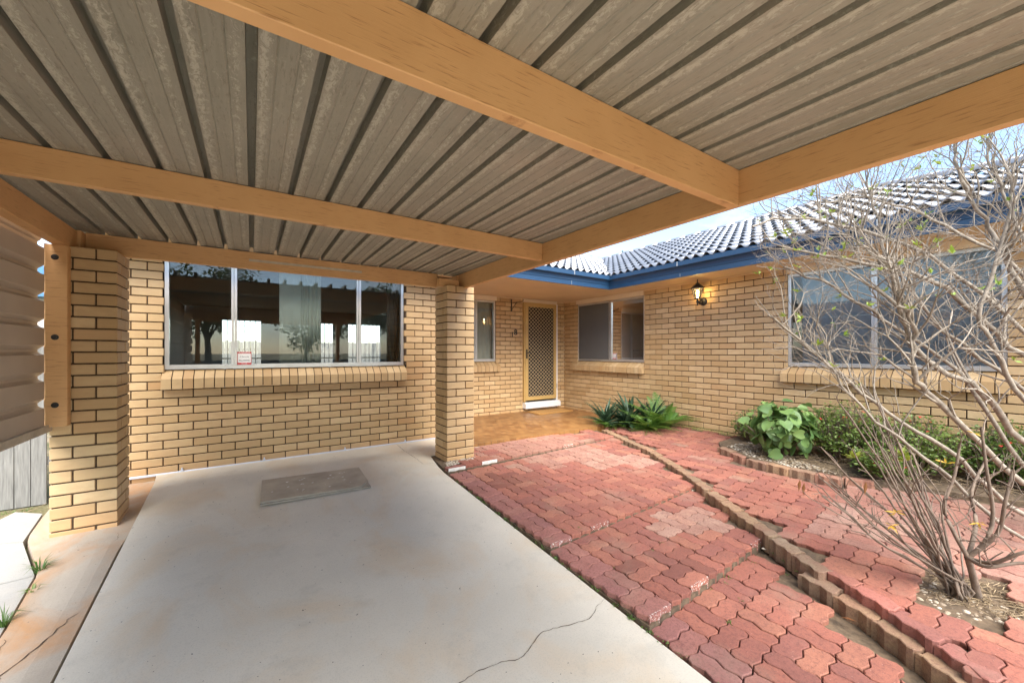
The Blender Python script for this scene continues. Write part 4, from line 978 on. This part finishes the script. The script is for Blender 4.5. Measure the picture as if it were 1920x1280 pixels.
# twiggy shrub in the tree pit
pit = Vector((3.32, .44, pathz(3.3, .44)-.03))
sh = empty('twiggy_shrub', pit, 'low many-stemmed leafless shrub growing from the pebble pit in the path', 'shrub')
tips2 = []; tw2 = MB()
for i in range(30):
    px_, py_ = r.choice([(r.uniform(1495, 1600), r.uniform(830, 940)), (r.uniform(1560, 1700), r.uniform(740, 850)), (r.uniform(1590, 1720), r.uniform(780, 880))])
    e = at(px_, py_, r.uniform(2.05, 2.7)); b0 = pit+Vector((r.uniform(-.05, .03), r.uniform(-.03, .05), 0)); m = b0.lerp(e, .5)+Vector((r.gauss(0, .03), r.gauss(0, .03), r.uniform(-.02, .05)))
    sm = smooth([b0, b0+Vector((-.02, .01, .08)), m, e], 4); n = len(sm); st = MB(); rad = r.uniform(.005, .0095)
    sm = [q+Vector((r.gauss(0, .006), r.gauss(0, .006), r.gauss(0, .006))) if i_ > 2 else q for i_, q in enumerate(sm)]
    st.tube(sm, [rad*(1-.6*k/(n-1)) for k in range(n)], 6, False); kid(st, 'stem', M['twig'], sh, smooth=True)
    for k in range(4, n):
        if r.random() < .55: grow(tw2, tips2, sm[k], (sm[k]-sm[k-2]).normalized()+Vector((r.gauss(0, .5), r.gauss(0, .5), r.gauss(.1, .4))), r.uniform(.05, .12), rad*.4, r.choice((0, 1, 1, 2)), r, (1480, 1000, .02), .1)
stuff(kid(tw2, 'twigs', M['twig'], sh))
lv = MB(); ly_ = MB()
for (px_, py_, d) in [(1695, 865, 2.45), (1600, 858, 2.6), (1690, 855, 2.45)]:
    for _ in range(14): leafquad(lv, at(px_, py_, d), Vector((r.gauss(0, .7), r.gauss(0, .7), r.uniform(.1, 1.2))), Vector((r.gauss(0, .4), r.gauss(0, .4), 1)), r.uniform(.05, .09), .011)
for (px_, py_, d) in [(1775, 868, 2.3), (1672, 985, 2.1), (1680, 960, 2.15), (1828, 812, 2.3), (1835, 980, 2.1)]:
    for _ in range(7): leafquad(ly_, at(px_, py_, d), Vector((r.gauss(0, .7), r.gauss(0, .7), r.uniform(-.6, .5))), Vector((r.gauss(0, .4), r.gauss(0, .4), 1)), r.uniform(.03, .055), .006)
kid(lv, 'green_leaves', M['leaf_bright'], sh); kid(ly_, 'yellow_leaves', M['leaf_yellow'], sh)
dl = MB()
for (px_, py_, d) in [(1500, 912, 2.35), (1508, 918, 2.35), (1624, 916, 2.2)]: leafquad(dl, at(px_, py_-14, d), Vector((-.12, .05, -1)), Vector((1, .3, 0)), .075, .009)
kid(dl, 'dry_leaves', M['leaf_dry'], sh)
# second stem with curved upright branches
b2 = Vector((3.36, .38, pathz(3.36, .38)-.03)); s2_ = empty('twiggy_shrub', b2, 'small crooked shrub with curved upright branches beside the pebble pit', 'shrub'); tw3 = MB(); tips3 = []
crown = at(1815, 1045, 2.12); st = MB(); st.tube(smooth([b2, b2.lerp(crown, .5)+Vector((.01, 0, 0)), crown], 3), [.022, .019, .018, .017, .016, .016, .016], 8, False); kid(st, 'trunk', M['twig'], s2_, smooth=True)
for pl_ in [[(1850, 1010, 2.1), (1862, 960, 2.1), (1850, 880, 2.1), (1840, 800, 2.1)], [(1870, 1000, 2.05), (1885, 940, 2.0), (1900, 880, 2.0)], [(1790, 1000, 2.15), (1770, 950, 2.2), (1790, 890, 2.2), (1800, 830, 2.2)], [(1860, 1055, 2.0), (1920, 1035, 1.9), (1990, 1030, 1.85)], [(1850, 1062, 2.0), (1910, 1055, 1.95), (1990, 1060, 1.85)], [(1830, 980, 2.2), (1822, 920, 2.25), (1850, 860, 2.3)]]:
    sm = smooth([crown]+[at(*q) for q in pl_], 4); n = len(sm); st = MB(); st.tube(sm, [.0115*(1-.5*k/(n-1)) for k in range(n)], 7, False); kid(st, 'branch', M['twig'], s2_, smooth=True)
    for k in range(3, n, 2): grow(tw3, tips3, sm[k], Vector((r.gauss(0, .6), r.gauss(0, .6), .8)), r.uniform(.07, .13), .004, r.choice((0, 1, 2)), r, (1600, 1080, .0), .3)
stuff(kid(tw3, 'twigs', M['twig'], s2_))
# heart-leaved bush
def heart_mesh(name, mat, s_=1.0):
    pts = [(0, 0), (.30, -.12), (.52, .08), (.55, .36), (.38, .72), (.16, .95), (0, 1.08)]
    mb = MB(); vs_ = [(0, 0, 0), (0, .35, -.05), (0, .7, -.04), (0, 1.08, -.16)]
    R_ = [(x, y, .10*x*x*2-.05*y*y*1.2+.03) for x, y in pts[1:-1]]; L_ = [(-x, y, z) for x, y, z in R_]
    vs_ += R_+L_; vs_ = [(x*s_, y*s_, z*s_) for x, y, z in vs_]
    fs_ = [(0, 4, 5), (0, 5, 1), (1, 5, 6), (1, 6, 7, 2), (2, 7, 8), (2, 8, 3), (0, 10, 9), (0, 1, 10), (1, 11, 10), (1, 2, 12, 11), (2, 13, 12), (2, 3, 13)]
    mb.add(vs_, fs_); return mb.mesh(name, mat, True)
hm = heart_mesh('leaf', M['leaf_heart'])
hc = Vector((5.02, 2.02, pathz(5.0, 2.0)+.03))
hb = empty('heart_leaf_bush', hc, 'round bush of broad heart-shaped green leaves in the garden bed', 'bush'); stm = MB()
for i in range(270):
    a = r.uniform(0, 6.283); el = math.asin(r.uniform(-.85, 1)); q = r.uniform(.5, 1.0)*(1+.22*math.sin(3*a+1)*math.cos(4*el+.5))
    dn = Vector((math.cos(a)*math.cos(el), math.sin(a)*math.cos(el), math.sin(el))); p = Vector((dn.x*.33*q, dn.y*.33*q, .33+dn.z*.31*q+.02))
    if p.z < .06: p.z = .06+r.uniform(0, .06)
    face = (dn+Vector((0, 0, .45))+Vector((r.gauss(0, .55), r.gauss(0, .55), r.gauss(0, .3)))).normalized(); tip = (Vector((dn.x, dn.y, -.5))+Vector((r.gauss(0, .8), r.gauss(0, .8), r.gauss(0, .5))))
    tip = (tip-face*tip.dot(face)).normalized(); xx = tip.cross(face); s_ = r.uniform(.065, .135)
    m4 = Matrix((xx*s_, tip*s_, face*s_)).transposed().to_4x4(); m4.translation = p
    o = link('leaf', hm, hb); o.matrix_local = m4
    if i % 3 == 0: stm.tube([(r.uniform(-.05, .05), r.uniform(-.05, .05), -.02), p*.5+Vector((0, 0, .02)), p], [.008, .005, .003], 5, False)
stm.obj('stems', M['twig'], hb)
# strap-leaved rosettes and fern near the porch corner
def strap_mesh(name, mat):
    mb = MB(); n = 6; vs_ = []
    for i in range(n+1):
        t_ = i/n; wd = .058*math.sin(math.pi*min(1, .12+t_*.88))**.8*(1-.15*t_)+.004; z = -.30*t_*t_
        vs_ += [(-wd, t_, z+.25*wd), (0, t_, z-.02*(1-t_)), (wd, t_, z+.25*wd)]
    mb.add(vs_, [(3*i+k, 3*i+k+1, 3*i+4+k, 3*i+3+k) for i in range(n) for k in (0, 1)]); return mb.mesh(name, mat, True)
smh = strap_mesh('leaf', M['leaf_strap'])
def rosette(c, n, ln, label, seed):
    rr = random.Random(seed); e = empty('rosette_plant', c, label, 'plant', 'dark rosette plants at the porch corner')
    for i in range(n):
        el = rr.uniform(.35, 1.35); az = i*2.399+rr.uniform(-.3, .3); s_ = ln*rr.uniform(.65, 1.05)
        o = link('leaf', smh, e, (rr.uniform(-.02, .02), rr.uniform(-.02, .02), .02), (el, 0, az)); o.scale = (s_, s_, s_)
def gp(x, y): return Vector((x, y, pathz(x, y)-.012))
rosette(gp(4.98, 4.62), 52, .50, 'dark green rosette plant nearest the tiled porch', 1); rosette(gp(5.32, 4.42), 56, .60, 'tallest dark green rosette plant against the wing wall', 2); rosette(gp(5.46, 4.08), 48, .54, 'dark rosette plant half hidden by fern fronds', 3); rosette(gp(5.10, 4.30), 46, .46, 'dark green rosette plant with purple undersides at the path edge', 5)
def frond(name, mat):
    mb = MB(); n = 22; prev = None
    for i in range(n):
        t_ = (i+1)/n; y = t_; z = -.45*t_*t_; l = .16*math.sin(math.pi*min(1, .1+t_*.9))**.7+.012
        for sg in (-1, 1): mb.add([(0, y-.016, z), (sg*l, y+.03, z-.02), (sg*l*.9, y+.045, z-.025), (0, y+.016, z)], [(0, 1, 2, 3)])
    mb.tube([(0, i/8, -.45*(i/8)**2) for i in range(9)], .006, 4, False); return mb.mesh(name, mat)
fm = frond('frond', M['leaf_fern'])
def fern(c, n, ln, label, seed, lo=.25, hi=1.2):
    rr = random.Random(seed); e = empty('fern', c, label, 'fern', 'ferns at the porch corner')
    for i in range(n):
        s_ = ln*rr.uniform(.7, 1.1); o = link('frond', fm, e, (0, 0, .01), (rr.uniform(lo, hi), rr.uniform(-.2, .2), i*2.399+rr.uniform(-.4, .4))); o.scale = (s_, s_, s_)
fern(gp(5.18, 3.92), 46, .46, 'bright green fern spilling onto the red path', 7); fern(gp(4.93, 4.46), 22, .36, 'small fern at the edge of the tiled porch', 8, .1, .8); fern(gp(5.42, 3.82), 24, .62, 'upright fern fronds against the brick wall', 9, .7, 1.35)
# low small-leaved shrubs along the wing wall
def small_shrub(c, rx, ry, h, n, label, seed, lf=.034, mat='leaf_small'):
    rr = random.Random(seed); e = empty('low_shrub', c, label, 'shrub', 'low shrubs along the wing wall'); st = MB(); lv = MB(); fl = MB()
    for i in range(n//12):
        a = rr.uniform(0, 6.283); q = math.sqrt(rr.random()); tip = Vector((math.cos(a)*rx*q, math.sin(a)*ry*q, h*rr.uniform(.45, 1.05)*(1-.35*q*q)))
        b0 = Vector((tip.x*.35, tip.y*.35, -.02)); md = b0.lerp(tip, .55)+Vector((rr.gauss(0, .03), rr.gauss(0, .03), .04)); sm = smooth([b0, md, tip], 3)
        st.tube(sm, [.004-.0025*k/(len(sm)-1) for k in range(len(sm))], 4, False)
        for k in range(12):
            p = sm[rr.randint(2, len(sm)-1)]+Vector((rr.gauss(0, .03), rr.gauss(0, .03), rr.gauss(0, .025)))
            leafquad(lv, p, Vector((rr.gauss(0, 1), rr.gauss(0, 1), rr.gauss(.2, .5))), Vector((rr.gauss(0, .5), rr.gauss(0, .5), 1)), lf*rr.uniform(.6, 1.3), lf*.34)
        if rr.random() < .04: leafquad(fl, tip, Vector((rr.gauss(0, 1), rr.gauss(0, 1), .3)), Vector((0, 0, 1)), .03, .014)
    st.obj('stems', M['twig'], e); lv.obj('foliage', M[mat], e)
    if fl.v: fl.obj('flowers', M['petal'], e)
gb = lambda x, y: Vector((x, y, pathz(x, y)+.02))
for i, (x, y, rx, ry, h, n, lab) in enumerate([(5.48, 2.52, .2, .25, .42, 1500, 'thin straggly shrub beside the heart-leaved bush'), (5.35, 1.55, .3, .35, .60, 6500, 'dense small-leaved shrub right of the heart-leaved bush'), (5.30, 1.0, .33, .35, .56, 6500, 'small-leaved shrub under the middle of the wing window'), (5.45, .45, .25, .35, .54, 5600, 'small-leaved shrub under the end of the wing window'), (5.02, 1.15, .28, .22, .32, 4200, 'low spreading green shrub at the front of the garden bed'), (5.4, -.1, .28, .35, .5, 1500, 'small-leaved shrub beyond the wing window')]):
    small_shrub(gb(x, y), rx, ry, h, n, lab, 50+i)
# pebbles
def pebbles(polys, n, s0, s1, zf, label, seed):
    rr = random.Random(seed); mb = MB(); ico = [(0, 0, 1), (.894, 0, .447), (.276, .851, .447), (-.724, .526, .447), (-.724, -.526, .447), (.276, -.851, .447), (.724, .526, -.447), (-.276, .851, -.447), (-.894, 0, -.447), (-.276, -.851, -.447), (.724, -.526, -.447), (0, 0, -1)]
    ff = [(0, 1, 2), (0, 2, 3), (0, 3, 4), (0, 4, 5), (0, 5, 1), (1, 6, 2), (2, 7, 3), (3, 8, 4), (4, 9, 5), (5, 10, 1), (6, 7, 2), (7, 8, 3), (8, 9, 4), (9, 10, 5), (10, 6, 1), (6, 11, 7), (7, 11, 8), (8, 11, 9), (9, 11, 10), (10, 11, 6)]
    for poly in polys:
        xs_ = [p[0] for p in poly]; ys_ = [p[1] for p in poly]; k = 0; tries = 0
        while k < n and tries < n*20:
            tries += 1; x, y = rr.uniform(min(xs_), max(xs_)), rr.uniform(min(ys_), max(ys_))
            if not _ins(poly, x, y): continue
            s_ = rr.uniform(s0, s1); a = rr.uniform(0, 6.28); sx, sy, sz = s_*rr.uniform(.8, 1.3), s_*rr.uniform(.7, 1), s_*rr.uniform(.5, .8); z = zf(x, y)+sz*rr.uniform(.2, .9); v = []
            for q in ico: X_, Y_ = q[0]*sx*rr.uniform(.85, 1.1), q[1]*sy; v.append((x+X_*math.cos(a)-Y_*math.sin(a), y+X_*math.sin(a)+Y_*math.cos(a), z+q[2]*sz))
            mb.add(v, ff, rr.random()); k += 1
    stuff(mb.obj('pebbles', M['pebble'], None, True, True), label, 'pebbles')
mb = MB(); mb.prism([(1.74, 3.97), (2.23, 4.07), (2.23, 4.55), (1.80, 4.5)], -.08, .050); struct(mb.obj('pebble_bed', M['soil']), 'soil pocket round the foot of the pier', 'ground')
pebbles([[(1.79, 3.985), (2.23, 4.075), (2.225, 4.3), (2.215, 4.14), (1.82, 4.135)]], 460, .009, .018, lambda x, y: .050, 'white pebbles round the foot of the brick pier', 1)
pebbles([[(4.72, 2.2), (4.95, 2.6), (5.3, 2.5), (5.0, 1.9), (4.75, 1.4), (4.68, 1.8)]], 700, .007, .017, lambda x, y: pathz(x, y)+.045, 'pale gravel inside the garden bed border', 2)
pebbles([[(3.14, .60), (3.05, .40), (3.28, .16), (3.45, .40), (3.35, .62)]], 330, .009, .021, lambda x, y: pathz(x, y)-.045, 'loose pebbles in the pit round the shrub stems', 3)
pebbles([[(edge_x(y, o), y) for o, ys_ in ((-.10, (4.35, 3.3, 2.5, 2.05, 1.6, 1.1)), (-.04, (1.1, 1.6, 2.05, 2.5, 3.3, 4.35))) for y in ys_]], 420, .005, .012, lambda x, y: max(t1z(x, y) if y > 2.2 else t2z(x, y) if y > 1.35 else t3z(x, y), -.5)-.045, 'grit in the gap beside the diagonal edging', 4)
# straw and litter
def litter(poly, n, zf, label, seed, ln=.09):
    rr = random.Random(seed); mb = MB(); xs_ = [p[0] for p in poly]; ys_ = [p[1] for p in poly]; k = 0
    while k < n:
        x, y = rr.uniform(min(xs_), max(xs_)), rr.uniform(min(ys_), max(ys_))
        if not _ins(poly, x, y): continue
        a = rr.uniform(0, 6.28); l = ln*rr.uniform(.4, 1.2); z = zf(x, y)+rr.uniform(.002, .025); mb.tube([(x, y, z), (x+math.cos(a)*l*.5, y+math.sin(a)*l*.5, z+rr.uniform(0, .012)), (x+math.cos(a+.2)*l, y+math.sin(a+.2)*l, z+rr.uniform(-.008, .01))], .0016, 3, False); k += 1
    stuff(mb.obj('dry_litter', M['straw']), label, 'litter')
litter([(3.2, .55), (3.25, .12), (3.58, .30), (3.5, .60)], 260, lambda x, y: pathz(x, y)-.035, 'dry twigs and straw round the shrub base', 1)
litter([(4.7, 2.1), (5.0, 2.5), (5.5, 2.4), (5.5, .2), (5.15, .4), (4.95, 1.0), (4.7, 1.5)], 900, lambda x, y: pathz(x, y)+.05, 'dry twigs and dead leaves on the garden bed', 2, .12)
litter([(-2.3, 4.0), (-1.5, 4.5), (-1.5, 5.25), (-2.6, 5.25)], 500, lambda x, y: gz(x, y), 'dry leaf litter along the paling fence', 3, .07)
# grass tufts and weeds
def tuft(c, n, ln, rr, mb):
    for i in range(n):
        a = rr.uniform(0, 6.28); l = ln*rr.uniform(.5, 1.1); o = Vector((math.cos(a), math.sin(a), 0)); s_ = Vector((-o.y, o.x, 0))*.0022
        p0 = c+o*rr.uniform(0, .012); p1 = p0+o*l*.3+Vector((0, 0, l*.6)); p2 = p0+o*l*.85+Vector((0, 0, l*rr.uniform(.35, .9)))
        mb.add([p0-s_, p0+s_, p1+s_, p1-s_, p2], [(0, 1, 2, 3), (3, 2, 4)])
rr = random.Random(5)
for x, y, n, l, lab in ((-1.10, 3.66, 46, .11, 'grass tuft growing in the joint of the old path beside the pier'), (-1.05, 3.40, 22, .09, 'thin grass tuft in the middle of the path joint'), (-1.06, 3.12, 40, .12, 'grass tuft in the path joint farthest from the pier'), (-1.78, 4.5, 60, .12, 'grass clump at the end of the white path slab'), (-1.7, 3.95, 50, .10, 'grass clump on the dirt next to the white slab')):
    mb = MB(); c = Vector((x, y, max(pz(x, y)-.03, gz(x, y)) if x > -1.6 else gz(x, y)+.0)); tuft(c, n, l, rr, mb); tag(mb.obj('grass_tuft', M['grass']), lab, 'grass')
mb = MB()
for i in range(120):
    k = rr.random()
    if k < .42: y = rr.uniform(.6, 3.8); x = 1.728; z = dz(x, y)
    elif k < .72: y = rr.uniform(1.1, 4.3); x = edge_x(y, -.06); z = (t1z(x, y) if y > 2.2 else t2z(x, y))-.04
    else: x, y = rr.uniform(1.9, 3.0), rr.choice((1.36, 1.14, 2.25, 2.9, 1.8))+rr.uniform(-.05, .05); z = (t1z(x, y) if y > s2(x) else t2z(x, y) if y > s3(x) else t3z(x, y))-.012
    if rr.random() < .6: tuft(Vector((x, y, z)), rr.randint(3, 7), rr.uniform(.012, .035), rr, mb)
    else:
        for _ in range(10): leafquad(mb, Vector((x+rr.gauss(0, .012), y+rr.gauss(0, .012), z+.004)), Vector((rr.gauss(0, 1), rr.gauss(0, 1), .4)), Vector((0, 0, 1)), .012, .004)
stuff(mb.obj('weeds', M['grass']), 'tiny weeds growing in the paving joints', 'weeds')
mb = MB()
for i in range(700):
    x, y = rr.uniform(5.55, 5.70), rr.uniform(2.75, 4.0); leafquad(mb, Vector((x, y, pathz(x, y)+rr.uniform(-.01, .035))), Vector((rr.gauss(0, 1), rr.gauss(0, 1), .3)), Vector((0, 0, 1)), .018, .006)
stuff(mb.obj('creeping_weeds', M['leaf_small']), 'creeping green weeds along the foot of the wing wall', 'weeds')
mb = MB(); rr = random.Random(8)
for i in range(3500):
    x, y = rr.uniform(-3.5, -1.62), rr.uniform(3.3, 5.25)
    if math.sin(x*5+1)*math.cos(y*4)+rr.gauss(0, .3) > .25: tuft(Vector((x, y, gz(x, y))), 2, rr.uniform(.02, .06), rr, mb)
stuff(mb.obj('yard_grass', M['grass']), 'sparse grass on the dirt by the paling fence', 'grass')
lf = MB(); leafquad(lf, Vector((2.72, .80, t3z(2.7, .8)+.02)), Vector((.3, -1, .05)), Vector((.3, 0, 1)), .07, .02); tag(lf.obj('fallen_leaf', M['leaf_dry']), 'single curled orange dry leaf lying on the lowest terrace', 'leaf')
lf = MB(); leafquad(lf, Vector((3.55, 5.9, .106)), Vector((.8, -.5, .05)), Vector((.3, 0, 1)), .06, .02); tag(lf.obj('fallen_leaf', M['leaf_dry']), 'small brown fallen leaf on the tiled porch floor', 'leaf')
print('PAVERS', cnts, 'TILES', tcount)
